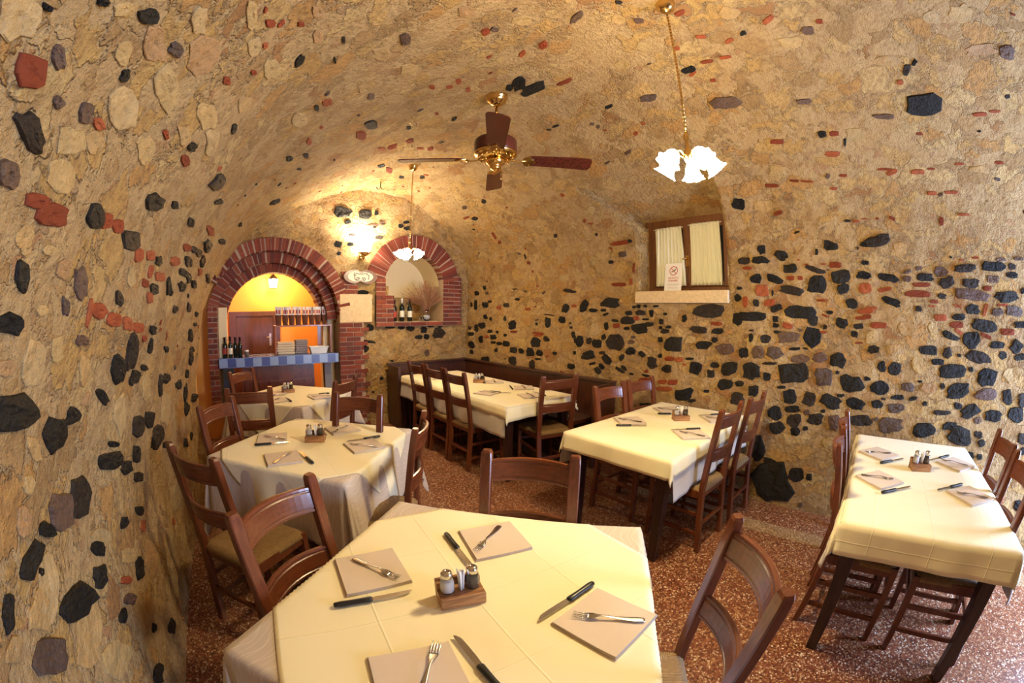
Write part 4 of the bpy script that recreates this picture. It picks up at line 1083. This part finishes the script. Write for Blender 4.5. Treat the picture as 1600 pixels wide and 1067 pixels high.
for (tb, wh, nx, ny, nd, fx, fy, fd, kx, ky, kd) in SETTINGS:
    g = tb
    if nap0 is None:
        nap0 = make_napkin(); fork0 = make_fork(); knife0 = make_knife()
        a, f, k = nap0, fork0, knife0
    else:
        a = nap0.copy(); f = fork0.copy(); COL.objects.link(a); COL.objects.link(f)
        k = dup(knife0, (0, 0, 0), 0, '')
    a.location = (nx, ny, ZC); a.rotation_euler = (0, 0, R(nd))
    f.location = (fx, fy, ZC + NT); f.rotation_euler = (0, 0, R(fd))
    k.location = (kx, ky, ZC); k.rotation_euler = (0, 0, R(kd))
    tag(a, 'folded beige paper napkin on the %s, %s' % (tb, wh), 'napkin', 'napkins on the ' + g)
    tag(f, 'steel fork on the napkin of the %s, %s' % (tb, wh), 'fork', 'forks on the ' + g)
    tag(k, 'black-handled knife beside the napkin of the %s, %s' % (tb, wh), 'knife', 'knives on the ' + g)

# ---------------------------------------------------------------- condiment caddies
def make_caddy():
    b = MB()
    b.box((0, -.004, .019), (.128, .066, .038), bev=.003)
    b.box((0, .034, .032), (.128, .011, .064), bev=.003)
    b.box((-.058, .026, .030), (.012, .02, .06), bev=.002); b.box((.058, .026, .030), (.012, .02, .06), bev=.002)
    return b.build('condiment_caddy', 'caddy_wood')


def make_shaker(name, fill):
    t = thing(name, 'x', 'shaker')
    b = MB(); b.lathe([(.017, 0), (.0195, .002), (.020, .02), (.019, .036), (.0162, .050), (.0150, .053)], 22)
    b.build('glass_body', 'clear_glass', t)
    b = MB(); b.lathe([(.0150, .003), (.0176, .005), (.0182, .02), (.0172, .036), (.0160, .040)], 18); b.build('filling', fill, t)
    b = MB(); b.lathe([(.0155, .050), (.0168, .052), (.0168, .062), (.0150, .068), (.009, .0715), (.0, .0725)], 22)
    for k in range(7):
        a = 2 * PI * k / 6; r = .007 if k < 6 else 0
        b.lathe([(.0011, .0695), (.0011, .0728)], 6, Matrix.Translation((r * math.cos(a), r * math.sin(a), 0)), 1)
    b.build('cap', ['x'] and M('chrome', 'ink'), t)
    return t


def make_picks():
    b = MB(); rr = random.Random(5)
    for i in range(9):
        a = rr.uniform(0, 6.3); r = rr.uniform(0, .007)
        p0 = Vector((r * math.cos(a), r * math.sin(a), 0)); p1 = p0 * 1.9 + Vector((0, 0, .063 + rr.uniform(-.004, .004)))
        b.tube([p0, p0.lerp(p1, .5), p1], .0028, 6)
    return b.build('toothpick_bundle', 'white_paper')


CAD = [('nearest table', .470, .785, -17), ('middle square table', .455, 2.485, -20), ('square table by the counter', .525, 4.24, 10),
       ('central rectangular table', 2.79, 1.325, -45), ('right-hand table', 2.575, -.44, -75), ('bench table', 2.60, 3.74, -45)]
c0 = s0 = q0 = t0 = None
for (tb, x, y, dg) in CAD:
    if c0 is None:
        c0 = make_caddy(); s0 = make_shaker('salt_shaker', 'salt'); q0 = make_shaker('pepper_shaker', 'pepper'); t0 = make_picks()
        c, s, q, t = c0, s0, q0, t0
    else:
        c = c0.copy(); t = t0.copy(); COL.objects.link(c); COL.objects.link(t)
        s = dup(s0, (0, 0, 0), 0, ''); q = dup(q0, (0, 0, 0), 0, '')
    rz = R(dg); e = Vector((math.cos(rz), math.sin(rz), 0)); f = Vector((-math.sin(rz), math.cos(rz), 0))
    P = Vector((x, y, ZC))
    c.location = P; c.rotation_euler = (0, 0, rz)
    s.location = P - e * .036 + f * .001 + Vector((0, 0, .0385)); q.location = P + e * .037 + f * .004 + Vector((0, 0, .0385)); t.location = P + e * .003 + Vector((0, 0, .0385))
    tag(c, 'small wooden condiment block standing on the ' + tb, 'condiment holder', 'condiment holders on the tables')
    tag(s, 'glass salt shaker in the wooden holder on the ' + tb, 'salt shaker', 'salt shakers on the tables')
    tag(q, 'glass pepper shaker in the wooden holder on the ' + tb, 'pepper shaker', 'pepper shakers on the tables')
    tag(t, 'bundle of white-wrapped toothpicks in the wooden holder on the ' + tb, 'toothpicks', 'toothpick bundles on the tables')

# ---------------------------------------------------------------- corner bench
t = thing('corner_bench', 'dark brown L-shaped corner bench with high back along the stone walls', 'bench', (3.3, 5.1, 0))
def bb(name, c, d, **k):
    b = MB(); b.box((c[0] - 3.3, c[1] - 5.1, c[2]), d, bev=.005, **k); return b.build(name, 'bench_wood', t)
bb('backrest', (3.30, 3.76, .60), (.04, 2.78, .48)); bb('backrest', (2.67, 5.09, .60), (1.24, .04, .48))
bb('cap_rail', (3.285, 3.745, .85), (.075, 2.83, .025)); bb('cap_rail', (2.65, 5.08, .85), (1.30, .075, .025))
bb('seat', (3.12, 3.86, .43), (.36, 2.55, .04)); bb('seat', (2.56, 4.92, .43), (.90, .34, .04))
bb('seat_front', (2.96, 3.80, .21), (.03, 2.4, .40)); bb('seat_front', (2.50, 4.76, .21), (.86, .03, .40))
bb('end_panel', (3.15, 2.36, .42), (.34, .04, .84)); bb('end_panel', (2.04, 4.93, .42), (.04, .36, .84))

# ---------------------------------------------------------------- lamps
def zv(x, y):
    best = 3.2
    for s in np.arange(2.5, 6.8, .02):
        p = vault_point(s, y)
        if abs(p[0] - x) < .02: return p[2]
    return best


def pendant(x, y, zl, label, wide=1.):
    t = thing('pendant_lamp', label, 'lamp', (x, y, zl), 0, 'pendant lamps under the vault')
    zt = zv(x, y) - zl
    b = MB(); b.lathe([(.0, zt - .075), (.012, zt - .07), (.03, zt - .062), (.046, zt - .045), (.052, zt - .02), (.056, zt - .008), (.056, zt + .03)], 28); b.build('canopy', 'brass', t)
    b = MB(); b.tube([(0, 0, .115), (.002, 0, zt * .5), (0, 0, zt - .07)], .0055, 8)
    for k in range(int((zt - .2) / .022)): b.lathe([(.0058, 0), (.0078, .006), (.0058, .012)], 8, Matrix.Translation((.001, 0, .13 + k * .022)), cap=False)
    b.build('cord', 'brass', t)
    b = MB(); b.lathe([(.0, -.055), (.008, -.05), (.012, -.035), (.02, -.02), (.028, 0), (.022, .02), (.012, .04), (.010, .08), (.016, .095), (.013, .115), (.006, .13)], 20); b.build('hub', 'brass', t)
    n = 5
    for k in range(n):
        a = 2 * PI * k / n + .3
        ca, sa = math.cos(a), math.sin(a)
        arm = MB(); arm.tube([(.02 * ca, .02 * sa, 0), (.05 * ca, .05 * sa, .02), (.078 * ca * wide, .078 * sa * wide, .015), (.088 * ca * wide, .088 * sa * wide, -.004)], .005, 8)
        arm.build('arm', 'brass', t)
        T = Matrix.Translation((.088 * ca * wide, .088 * sa * wide, -.0)) @ Matrix.Rotation(a, 4, 'Z') @ Matrix.Rotation(R(-38), 4, 'Y')
        b = MB(); m = 28; rings = []
        for r, z in ((.014, .0), (.026, -.010), (.034, -.028), (.036, -.046), (.041, -.062), (.049, -.074), (.055, -.080)):
            fl = max(0, (r - .036) / .02) * .006
            rings.append([tuple(T @ Vector(((r + fl * math.cos(q * 7)) * math.cos(q), (r + fl * math.cos(q * 7)) * math.sin(q), z))) for q in np.linspace(0, 2 * PI, m, endpoint=False)])
        b.loft(rings, smooth=True, cap=False); b.loft([rings[0], [tuple(Vector(p) * 1.0) for p in rings[0]]], cap=True)
        sh = b.build('shade', 'lit_shade', t)
        b = MB(); b.lathe([(.006, -.01), (.012, -.03), (.016, -.045), (.012, -.060), (.0, -.066)], 14, T); b.build('bulb', 'lit_bulb', sh)
    return t


pendant(LAMP1[0], LAMP1[1], 2.27, 'brass pendant lamp with frilled glass shades glowing before the window wall')
pendant(LAMP2[0], LAMP2[1], 2.24, 'brass pendant lamp with frilled glass shades glowing in front of the niche')
# wall sconce over the plaque
t = thing('wall_sconce', 'bright glass wall lamp on the stone wall above the scroll plaque', 'lamp', (1.66, 5.17, 2.30))
b = MB(); b.lathe([(.045, -.01), (.05, 0), (.045, .012), (.02, .018)], 20, Matrix.Rotation(R(90), 4, 'X')); b.build('wall_plate', 'brass', t)
b = MB(); b.tube([(0, 0, 0), (0, -.06, -.03), (0, -.11, -.02), (0, -.12, .02)], .006, 8); b.build('arm', 'brass', t)
b = MB(); b.lathe([(.0, -.01), (.03, .0), (.06, .02), (.088, .035), (.086, .04), (.0, .02)], 30, Matrix.Translation((0, -.12, 0)), cap=False); b.build('cup', 'brass', t)
b = MB(); b.lathe([(.055, .042), (.07, .07), (.085, .12), (.10, .165)], 26, Matrix.Translation((0, -.12, 0)), cap=False); b.build('shade', 'lit_sconce', t)
# kitchen lantern
t = thing('wall_lantern', 'small glowing wall lantern on the orange kitchen wall', 'lantern', (.60, 6.60, 2.03))
b = MB(); b.box((0, -.005, .06), (.06, .012, .14), bev=.003); b.build('wall_plate', 'black_iron', t)
b = MB(); b.tube([(0, -.012, .12), (0, -.09, .16), (0, -.14, .13)], .007, 8); b.build('arm', 'black_iron', t)
b = MB(); b.lathe([(.0, .14), (.02, .12), (.075, .07), (.08, .062)], 4, Matrix.Translation((0, -.14, 0)), smooth=False); b.build('cap', 'black_iron', t)
b = MB(); b.box((0, -.14, -.077), (.10, .10, .012)); b.build('base', 'black_iron', t)
b = MB(); b.lathe([(.055, -.07), (.075, .06)], 4, Matrix.Translation((0, -.14, 0)), smooth=False); b.build('glass_case', 'lit_lantern', t)

# ---------------------------------------------------------------- ceiling fan
fx, fy = 1.69, 2.25
t = thing('ceiling_fan', 'brass and dark wood ceiling fan with four blades under the vault', 'ceiling fan', (fx, fy, 2.66))
zt = zv(fx, fy) - 2.66
b = MB(); b.lathe([(.012, zt - .10), (.03, zt - .095), (.045, zt - .085), (.055, zt - .07), (.07, zt - .062), (.078, zt - .045), (.08, zt - .035), (.086, zt - .03), (.088, zt + .03)], 36); b.build('canopy', 'brass', t)
b = MB(); b.lathe([(.011, .16), (.011, zt - .08)], 16); b.build('rod', 'brass', t)
b = MB(); b.lathe([(.02, .19), (.10, .175), (.155, .165), (.160, .15), (.160, .07), (.155, .058)], 44); b.build('motor_band', 'fan_wood', t)
b = MB(); b.lathe([(.161, .062), (.164, .052), (.155, .040), (.135, .03), (.10, .018), (.07, .012)], 44)
for k in range(16):
    a = 2 * PI * k / 16; b.lathe([(.009, -.004), (.006, .01)], 8, Matrix.Translation((.125 * math.cos(a), .125 * math.sin(a), .02)))
b.build('motor_housing', 'brass', t)
b = MB(); b.lathe([(.066, .014), (.075, .0), (.072, -.018), (.05, -.035), (.04, -.05), (.044, -.056), (.03, -.068), (.012, -.075), (.010, -.085), (.0, -.088)], 36); b.build('hub', 'brass', t)
b = MB(); b.tube([(.03, -.03, -.04), (.031, -.031, -.13)], .0012, 6); b.lathe([(.003, -.15), (.006, -.14), (.002, -.128)], 8, Matrix.Translation((.031, -.031, 0))); b.build('pull_chain', 'brass', t)
for k in range(4):
    a = R(-36 + 90 * k)
    T = Matrix.Rotation(a, 4, 'Z') @ Matrix.Translation((0, 0, .012)) @ Matrix.Rotation(R(-13), 4, 'X')
    ol = [(.23, -.045), (.25, -.058), (.30, -.062), (.60, -.073), (.69, -.075), (.712, -.062), (.72, -.03), (.722, .03), (.712, .062), (.69, .075), (.60, .073), (.30, .062), (.25, .058), (.23, .045)]
    b = MB(); b.prism(ol, -.004, .004, T); bl = b.build('blade', 'fan_wood', t)
    b = MB()
    b.tube([T @ Vector(p) for p in ((.06, 0, .006), (.12, 0, -.004), (.18, 0, -.012), (.235, 0, -.010))], [.013, .010, .010, .014], 10, flat=.5)
    ol = [(.20, -.018), (.215, -.05), (.24, -.062), (.262, -.056), (.262, -.030), (.285, -.018), (.30, 0), (.285, .018), (.262, .030), (.262, .056), (.24, .062), (.215, .05), (.20, .018)]
    b.prism(ol, -.011, -.0045, T)
    for q in ((.25, -.04), (.25, .04), (.285, 0)): b.lathe([(.006, -.015), (.004, -.017)], 8, T @ Matrix.Translation((q[0], q[1], 0)))
    b.build('blade_bracket', 'brass', bl)
# iron hook in the vault
zt = zv(1.72, 4.72)
b = MB(); b.tube([(0, 0, .03), (0, 0, -.07), (-.012, 0, -.105), (-.04, 0, -.11), (-.055, 0, -.085)], .006, 8); b.tube([(0, 0, -.07), (.02, 0, -.10), (.045, 0, -.10), (.055, 0, -.09)], .005, 8)
tag(b.build('iron_hook', 'black_iron', None, (1.72, 4.72, zt)), 'black double iron hook hanging from the vault before the arched wall', 'hook')
b = MB(); b.tube([(0, 0, 0), (.0, .0, -.06)], .002, 6); b.tube([(0, 0, 0), (-.05, .03, .06), (-.10, .05, .07), (-.11, .06, .05), (-.03, .02, -.015)], .003, 6)
z2 = zv(1.25, 2.75)
tag(b.build('wire_loop', 'brass', None, (1.25, 2.72, z2 - .06)), 'small brass wire loop fixed to the vault beside the left fan blade', 'hook')
# ---------------------------------------------------------------- curtains and the sign at the window
def curtain(y0, y1, zt, zb, label, skew=0., widen=0.):
    t = thing('window_curtain', label, 'curtain', (3.51, 0, 0), 0, 'curtains on the small window')
    b = MB(); nx, nz = 90, 16; vs = []
    for j in range(nz + 1):
        v = j / nz
        for i in range(nx + 1):
            u = i / nx
            y = y0 + (y1 - y0) * u + skew * v * u + widen * v * (u - .5)
            amp = .006 + .011 * v
            x = amp * math.sin(u * 2 * PI * 8 + .6 * math.sin(v * 3)) + .003 * math.sin(u * 37)
            z = zt + (zb - zt) * v + .004 * math.sin(u * 2 * PI * 8) * v
            vs.append((x, y, z))
    q = nx + 1
    b.add(vs, [(j * q + i, j * q + i + 1, (j + 1) * q + i + 1, (j + 1) * q + i) for j in range(nz) for i in range(nx)], 0, True)
    o = b.build('cloth', 'curtain_cloth', t); md = o.modifiers.new('thickness', 'SOLIDIFY'); md.thickness = .001
    b = MB(); b.tube([(0, y0 + .02, zt - .012), (0, y1 - .02, zt - .012)], .005, 8); b.build('rod', 'white_plastic', t)


curtain(2.0, 1.71, 2.405, 1.825, 'off-white pleated curtain on the left window sash, behind the no smoking notice', skew=-.045, widen=0)
curtain(1.615, 1.31, 2.415, 1.825, 'off-white pleated curtain on the right window sash', skew=-.02)


def text_mesh(txt, size, T, name, mat, parent, align='CENTER'):
    cu = bpy.data.curves.new('t', 'FONT'); cu.body = txt; cu.size = size; cu.extrude = .0003; cu.align_x = align
    o = bpy.data.objects.new('t', cu); COL.objects.link(o)
    bpy.context.view_layer.update()
    me = bpy.data.meshes.new_from_object(o.evaluated_get(bpy.context.evaluated_depsgraph_get()))
    bpy.data.objects.remove(o)
    me.transform(T); me.materials.clear(); me.materials.append(MATS[mat])
    n = bpy.data.objects.new(name, me); COL.objects.link(n); n.parent = parent
    return n


t = thing('no_smoking_notice', 'white paper notice with red no smoking symbol leaning on the window curtain', 'notice', (3.445, 1.785, 1.7735), 0)
# its face looks along -X, leaning back slightly
F = Matrix.Rotation(R(9), 4, 'Y') @ Matrix(((0, 0, -1, 0), (-1, 0, 0, 0), (0, 1, 0, 0), (0, 0, 0, 1)))
b = MB(); b.box((0, .135, -.001), (.185, .27, .0016), F); b.build('paper', 'white_paper', t)
b = MB()
for k in range(36):
    a0, a1 = 2 * PI * k / 36, 2 * PI * (k + 1) / 36
    b.add([F @ Vector((r * math.cos(a), .195 + r * math.sin(a), .0006)) for a in (a0, a1) for r in (.038, .045)], [(0, 1, 3, 2)])
b.box((0, .195, .0006), (.084, .007, .0006), F @ Matrix.Translation((0, .195, 0)) @ Matrix.Rotation(R(-45), 4, 'Z') @ Matrix.Translation((0, -.195, 0)))
b.build('red_ring', 'red_ink', t)
b = MB(); b.box((0, .195, .0003), (.052, .010, .0006), F @ Matrix.Translation((0, .195, 0)) @ Matrix.Rotation(R(28), 4, 'Z') @ Matrix.Translation((0, -.195, 0)))
for i in range(4): b.box((.022 + .004 * i, .214 + .006 * i, .0003), (.006, .004, .0006), F)
b.build('cigarette_symbol', 'ink', t)
text_mesh('VIETATO', .028, F @ Matrix.Translation((0, .115, .0008)), 'lettering', 'red_ink', t)
text_mesh('FUMARE', .028, F @ Matrix.Translation((0, .088, .0008)), 'lettering', 'red_ink', t)
b = MB()
for i, w in enumerate((.13, .14, .10, 0, .12, .11)):
    if w: b.box((0, .070 - i * .010, .0003), (w, .0022, .0006), F)
b.build('fine_print', 'grey_ink', t)

# ---------------------------------------------------------------- plaque
t = thing('scroll_plaque', 'cream scroll-shaped plaque with dark wooden rim and black scrollwork beside the brick arch', 'plaque', (1.63, 5.115, 2.025))
def scroll(k):
    pts = []
    for i in range(72):
        a = 2 * PI * i / 72
        x = .20 * math.cos(a); y = .082 * math.sin(a)
        y += .022 * math.cos(2 * a) * 0 + .030 * math.cos(a) ** 2 * math.sin(a) - .026 * math.exp(-(math.cos(a) / .28) ** 2) * math.sin(a)
        x += .012 * math.cos(3 * a)
        pts.append((x * k, y * (k if k < 1 else 1 + (k - 1) * 2)))
    return pts
TT = Matrix.Rotation(R(90), 4, 'X')
b = MB(); b.prism(scroll(1.1), -.012, .018, TT); b.build('wooden_rim', 'window_wood', t)
b = MB(); b.prism(scroll(.84), .012, .0195, TT); b.build('cream_face', 'label_paper', t)
b = MB()
def sq(cx, cy, r, a0, turns, d=1):
    return [(cx + r * (1 - .75 * k / 24) * math.cos(a0 + d * turns * 2 * PI * k / 24), -.021, cy + r * (1 - .75 * k / 24) * math.sin(a0 + d * turns * 2 * PI * k / 24)) for k in range(25)]
for pth in (sq(-.04, -.035, .028, 0, 1.2), sq(.045, -.035, .028, PI, 1.2, -1), [(-.085, -.021, .055), (-.085, -.021, -.02), (-.075, -.021, -.045), (-.05, -.021, -.05)],
            [(-.10, -.021, .02), (-.065, -.021, .02)], [(-.07, -.021, .045), (-.03, -.021, .035), (.03, -.021, .035), (.07, -.021, .05)], [(.085, -.021, .055), (.09, -.021, .03), (.075, -.021, .02)], [(.10, -.021, .03), (.12, -.021, .01), (.105, -.021, -.02), (.12, -.021, -.035)]):
    b.tube(pth, .0045, 6)
b.build('scrollwork', 'ink', t)

# ---------------------------------------------------------------- counter and what stands on it
t = thing('service_counter', 'counter with blue and white checked tile edge in the brick arch', 'counter', (.55, 5.35, 0))
b = MB(); b.box((0, 0, 0), (1.53, .46, .05)); o = b.build('tiled_top', 'blue_check_tile', t); o.location = (0, 0, 1.005)
b = MB(); b.box((0, -.232, .0), (1.545, .012, .115)); o = b.build('tiled_edge', 'blue_check_tile', t, (0, 0, .977))
b = MB(); b.box((-.02, -.02, .47), (.94, .30, .92)); 
for k in range(3): b.box((-.33 + k * .31, -.175, .62), (.27, .015, .22), bev=.006); b.box((-.33 + k * .31, -.175, .28), (.27, .015, .36), bev=.006)
b.build('panelled_front', 'counter_wood', t)
b = MB(); b.box((-.66, -.1, .46), (.14, .2, .92)); b.build('corner_post', 'blue_black_paint', t)
b = MB(); b.box((.66, -.02, .46), (.09, .12, .92)); b.build('corner_post', 'grey_paint', t)
ZK = 1.0305
# kitchen door beyond
t = thing('kitchen_door', 'dark purple-brown wooden door on the far kitchen wall with pale handle plate', 'door', (.31, 6.59, 0))
b = MB(); b.box((0, 0, .78), (.60, .03, 1.54), bev=.004); b.build('leaf', 'door_wood', t)
b = MB(); b.box((-.355, -.01, .80), (.11, .05, 1.60)); b.box((.355, -.01, .80), (.11, .05, 1.60)); b.box((0, -.01, 1.565), (.60, .044, .07)); b.build('door_frame', 'door_wood', t)
b = MB(); b.box((.25, -.022, 1.16), (.035, .012, .19), bev=.003); b.tube([(.25, -.03, 1.2), (.25, -.07, 1.2), (.18, -.075, 1.2)], .008, 8); b.build('handle', 'frosted_metal', t)
# shelf unit
t = thing('wooden_shelf', 'open reddish wooden shelf box standing on the tiled counter', 'shelf', (.90, 5.42, ZK))
b = MB()
b.box((0, 0, .362), (.78, .24, .018), bev=.002); b.box((-.375, 0, .177), (.02, .22, .352), bev=.002); b.box((.375, 0, .177), (.02, .22, .352), bev=.002); b.build('frame', 'shelf_wood', t)
b = MB(); b.box((.26, .10, .177), (.06, .015, .35)); b.build('back_batten', 'shelf_wood', t)
ZS = ZK + .3715
# bread baskets with breadstick packets
def make_basket():
    b = MB(); n = 40; rings = []
    for k in range(17):
        z = .125 * k / 16; r = .032 + .011 * k / 16
        rings.append([((r + .0022 * (1 if (i + k) % 2 else -1)) * math.cos(2 * PI * i / n), (r + .0022 * (1 if (i + k) % 2 else -1)) * math.sin(2 * PI * i / n), z) for i in range(n)])
    b.loft(rings, cap=False); b.lathe([(.0, .002), (.027, .002)], 20, cap=False)
    b.lathe([(.042, .120), (.047, .124), (.047, .131), (.042, .129)], 28, cap=False)
    return b.build('bread_basket', 'wicker')


def make_packet():
    t = thing('breadstick_packet', 'x', 'breadsticks')
    b = MB(); b.loft([[(x * w, y * .008, z) for x, y in ((-1, -1), (1, -1), (1, 1), (-1, 1))] for w, z in ((.014, .0), (.017, .01), (.017, .225), (.015, .23))]); b.build('wrapper', 'white_paper', t)
    b = MB(); b.box((0, -.0088, .165), (.022, .001, .05)); b.build('printed_band', 'label_red', t)
    return t


NB = 8
bk0 = pk0 = None
ords = ['first', 'second', 'third', 'fourth', 'fifth', 'sixth', 'seventh', 'last']
rr = random.Random(4)
for k in range(NB):
    x = .575 + k * .0905; y = 5.40 + rr.uniform(-.02, .02)
    if bk0 is None: bk0 = make_basket(); b_ = bk0; pk0 = make_packet(); pk0['label'] = 'x'
    else: b_ = bk0.copy(); COL.objects.link(b_)
    b_.location = (x, y, ZS); b_.rotation_euler = (0, 0, k * .7)
    tag(b_, 'small wicker basket of breadsticks on the wooden shelf, %s counted from the door side' % ords[k], 'basket', 'breadstick baskets on the shelf')
    for q in range(4):
        p_ = pk0 if (k == 0 and q == 0) else dup(pk0, (0, 0, 0), 0, '')
        a = 2 * PI * q / 4 + .5
        p_.location = (x + .013 * math.cos(a), y + .013 * math.sin(a), ZS + .0035 + rr.uniform(0, .006))
        p_.rotation_euler = (rr.uniform(-.05, .05) - .08 * math.sin(a), .08 * math.cos(a), rr.uniform(-.5, .5))
        tag(p_, '%s paper-wrapped breadsticks in the %s wicker basket from the door side' % (['right rear', 'left rear', 'left front', 'right front'][q], ords[k]), 'breadsticks', 'breadstick packets in the %s basket' % ords[k])
# folded cloths, plastic tub
rr = random.Random(8)
for k in range(5):
    b = MB(); w = .235 + rr.uniform(-.01, .01)
    b.box((0, 0, .0), (w, .17, .031), bev=.012)
    tag(b.build('folded_cloth', 'cream_cloth', None, (.66 + rr.uniform(-.006, .006), 5.40, ZK + .0165 + k * .0315), rr.uniform(-.05, .05)), 'folded cream cloth in the pile on the counter, %s from the bottom' % ['lowest', 'second', 'third', 'fourth', 'topmost and fifth'][k], 'cloth', 'folded cream cloths under the shelf')
for k in range(6):
    b = MB(); w = .165 + .006 * (k == 0)
    b.box((0, 0, 0), (w, .16, .029), bev=.010)
    tag(b.build('folded_cloth', 'grey_cloth', None, (.875 + rr.uniform(-.005, .005), 5.42, ZK + .0155 + k * .0295), rr.uniform(-.05, .05)), 'folded grey cloth in the pile on the counter, %s from the bottom' % ['lowest', 'second', 'third', 'fourth', 'fifth', 'topmost and sixth'][k], 'cloth', 'folded grey cloths under the shelf')
b = MB()
rg = lambda w, d, z, th=0: [(sx * (w / 2 - th), sy * (d / 2 - th), z) for sx, sy in ((-1, -1), (1, -1), (1, 1), (-1, 1))]
b.loft([rg(.20, .12, 0), rg(.245, .15, .078), rg(.268, .17, .080), rg(.268, .17, .087), rg(.24, .145, .085), rg(.195, .115, .006)], cap=True)
tag(b.build('plastic_tub', 'white_plastic', None, (1.10, 5.34, ZK)), 'shallow white plastic tub on the counter at the right end', 'tub')
b = MB(); b.lathe([(.0, 0), (.025, .005), (.03, .02), (.02, .035), (.0, .04)], 16); tag(b.build('dark_lid', 'black_plastic', None, (1.04, 5.36, ZK + .0075)), 'small black object lying in the white plastic tub', 'lid')


def bottle(x, y, z, label, group, h=.30, r=.037, foil='foil_dark', lab='label_paper'):
    t = thing('wine_bottle', label, 'bottle', (x, y, z), 0, group)
    k = h / .30
    b = MB(); b.lathe([(.0, 0), (r * .9, 0), (r, .006), (r, .165 * k), (r * .93, .19 * k), (r * .55, .215 * k), (.0145, .235 * k), (.0135, .285 * k), (.016, .288 * k), (.016, .298 * k), (.0, .30 * k)], 26); b.build('glass_body', 'bottle_glass', t)
    b = MB(); b.lathe([(.0150, .238 * k), (.0146, .284 * k), (.0168, .287 * k), (.0168, .2995 * k), (.0, .3012 * k)], 22); b.build('foil', foil, t)
    if lab:
        b = MB(); aa = np.linspace(-PI * .95, -PI * .05, 16)
        vs = [((r + .0008) * math.cos(a), (r + .0008) * math.sin(a), z_) for z_ in (.055 * k, .14 * k) for a in aa]
        b.add(vs, [(i, i + 1, 17 + i, 16 + i) for i in range(15)], 0, True); b.build('label', lab, t)
    return t


bottle(2.205, 5.30, 1.4255, 'dark wine bottle at the left of three in the wall niche', 'wine bottles in the niche', .31, lab='label_red')
bottle(2.33, 5.31, 1.4255, 'dark wine bottle with white neck foil, middle of three in the wall niche', 'wine bottles in the niche', .33, foil='foil_white')
bottle(2.455, 5.31, 1.4255, 'dark wine bottle with cream label, right of three in the wall niche', 'wine bottles in the niche', .32, lab='label_paper')
bottle(-.145, 5.28, ZK, 'dark wine bottle on the counter, closest to the left brick pier', 'wine bottles on the counter', .25, .030, lab='label_red')
bottle(-.075, 5.22, ZK, 'dark wine bottle with white label on the counter, second from the brick pier', 'wine bottles on the counter', .26, .030)
bottle(-.01, 5.27, ZK, 'unlabelled dark wine bottle on the counter, third from the brick pier', 'wine bottles on the counter', .25, .030, lab=None)
bottle(.05, 5.22, ZK, 'dark wine bottle on the counter, next to the small jar', 'wine bottles on the counter', .25, .030, lab=None)
t = thing('small_jar', 'small jar with pale lid beside the counter bottles', 'jar', (.135, 5.22, ZK))
b = MB(); b.lathe([(.0, 0), (.026, 0), (.028, .05), (.022, .065)], 20); b.build('body', 'pepper', t)
b = MB(); b.lathe([(.026, .065), (.026, .085), (.0, .087)], 20); b.build('lid', 'white_plastic', t)
# vase with dried flowers
t = thing('glass_vase', 'round clear glass vase holding dried flowers in the wall niche', 'vase', (2.73, 5.30, 1.4255))
b = MB(); b.lathe([(.0, 0), (.03, 0), (.045, .02), (.062, .06), (.058, .10), (.036, .135), (.030, .150), (.040, .165), (.038, .166), (.028, .150), (.034, .132), (.055, .098), (.058, .06), (.042, .024), (.0, .008)], 26, cap=False); b.build('glass_body', 'clear_glass', t)
b = MB(); b.lathe([(.0, .010), (.040, .026), (.05, .06), (.046, .085), (.0, .09)], 20, cap=False); b.build('pale_pebbles', 'white_paper', t)
rr = random.Random(21)
b = MB(); b2 = MB()
for k in range(230):
    a = rr.uniform(0, 2 * PI); sp = abs(rr.gauss(0, .5)) ** .8
    L = rr.uniform(.38, .56)
    ex = math.cos(a) * min(sp, 1.0) * .46; ey = -abs(math.sin(a)) * min(sp, 1) * .26 + .04
    if ex > .15: ex *= .85
    p0 = Vector((rr.uniform(-.015, .015), rr.uniform(-.015, .015), .09)); p1 = Vector((ex * .18, ey * .18, .22)); p2 = Vector((ex, ey, .12 + L * (1 - .45 * min(1, sp))))
    pts = [p0, p1, p1.lerp(p2, .5) + Vector((0, 0, .012)), p2]
    (b2 if k % 3 == 0 else b).tube(pts, [.0014, .0014, .0024, .0010], 4)
    d = (p2 - p1).normalized()
    for q in range(3):
        c = p1.lerp(p2, .55 + .15 * q); w = Vector((rr.uniform(-1, 1), rr.uniform(-1, 1), rr.uniform(-.3, 1))).normalized()
        (b2 if k % 3 == 0 else b).tube([c, c + d * .03 + w * .012], [.0022, .0006], 4)
o = b.build('dried_flowers', 'straw', None, (2.73, 5.30, 1.4255)); tag(o, 'spray of reddish dried grasses fanning out of the glass vase', 'dried flowers')
b2.build('pale_stalks', 'straw_pale', o)
for i, (x, y) in enumerate(((2.60, 5.26), (2.655, 5.29))):
    b = MB(); b.lathe([(.0, 0), (.02, 0), (.024, .04), (.026, .062), (.0245, .062), (.022, .04), (.018, .004), (.0, .004)], 20, cap=False)
    tag(b.build('small_glass', 'clear_glass', None, (x, y, 1.4255)), 'small clear drinking glass in the niche, %s the dried flowers' % ('farther from' if i == 0 else 'nearer to'), 'glass', 'small glasses in the niche')
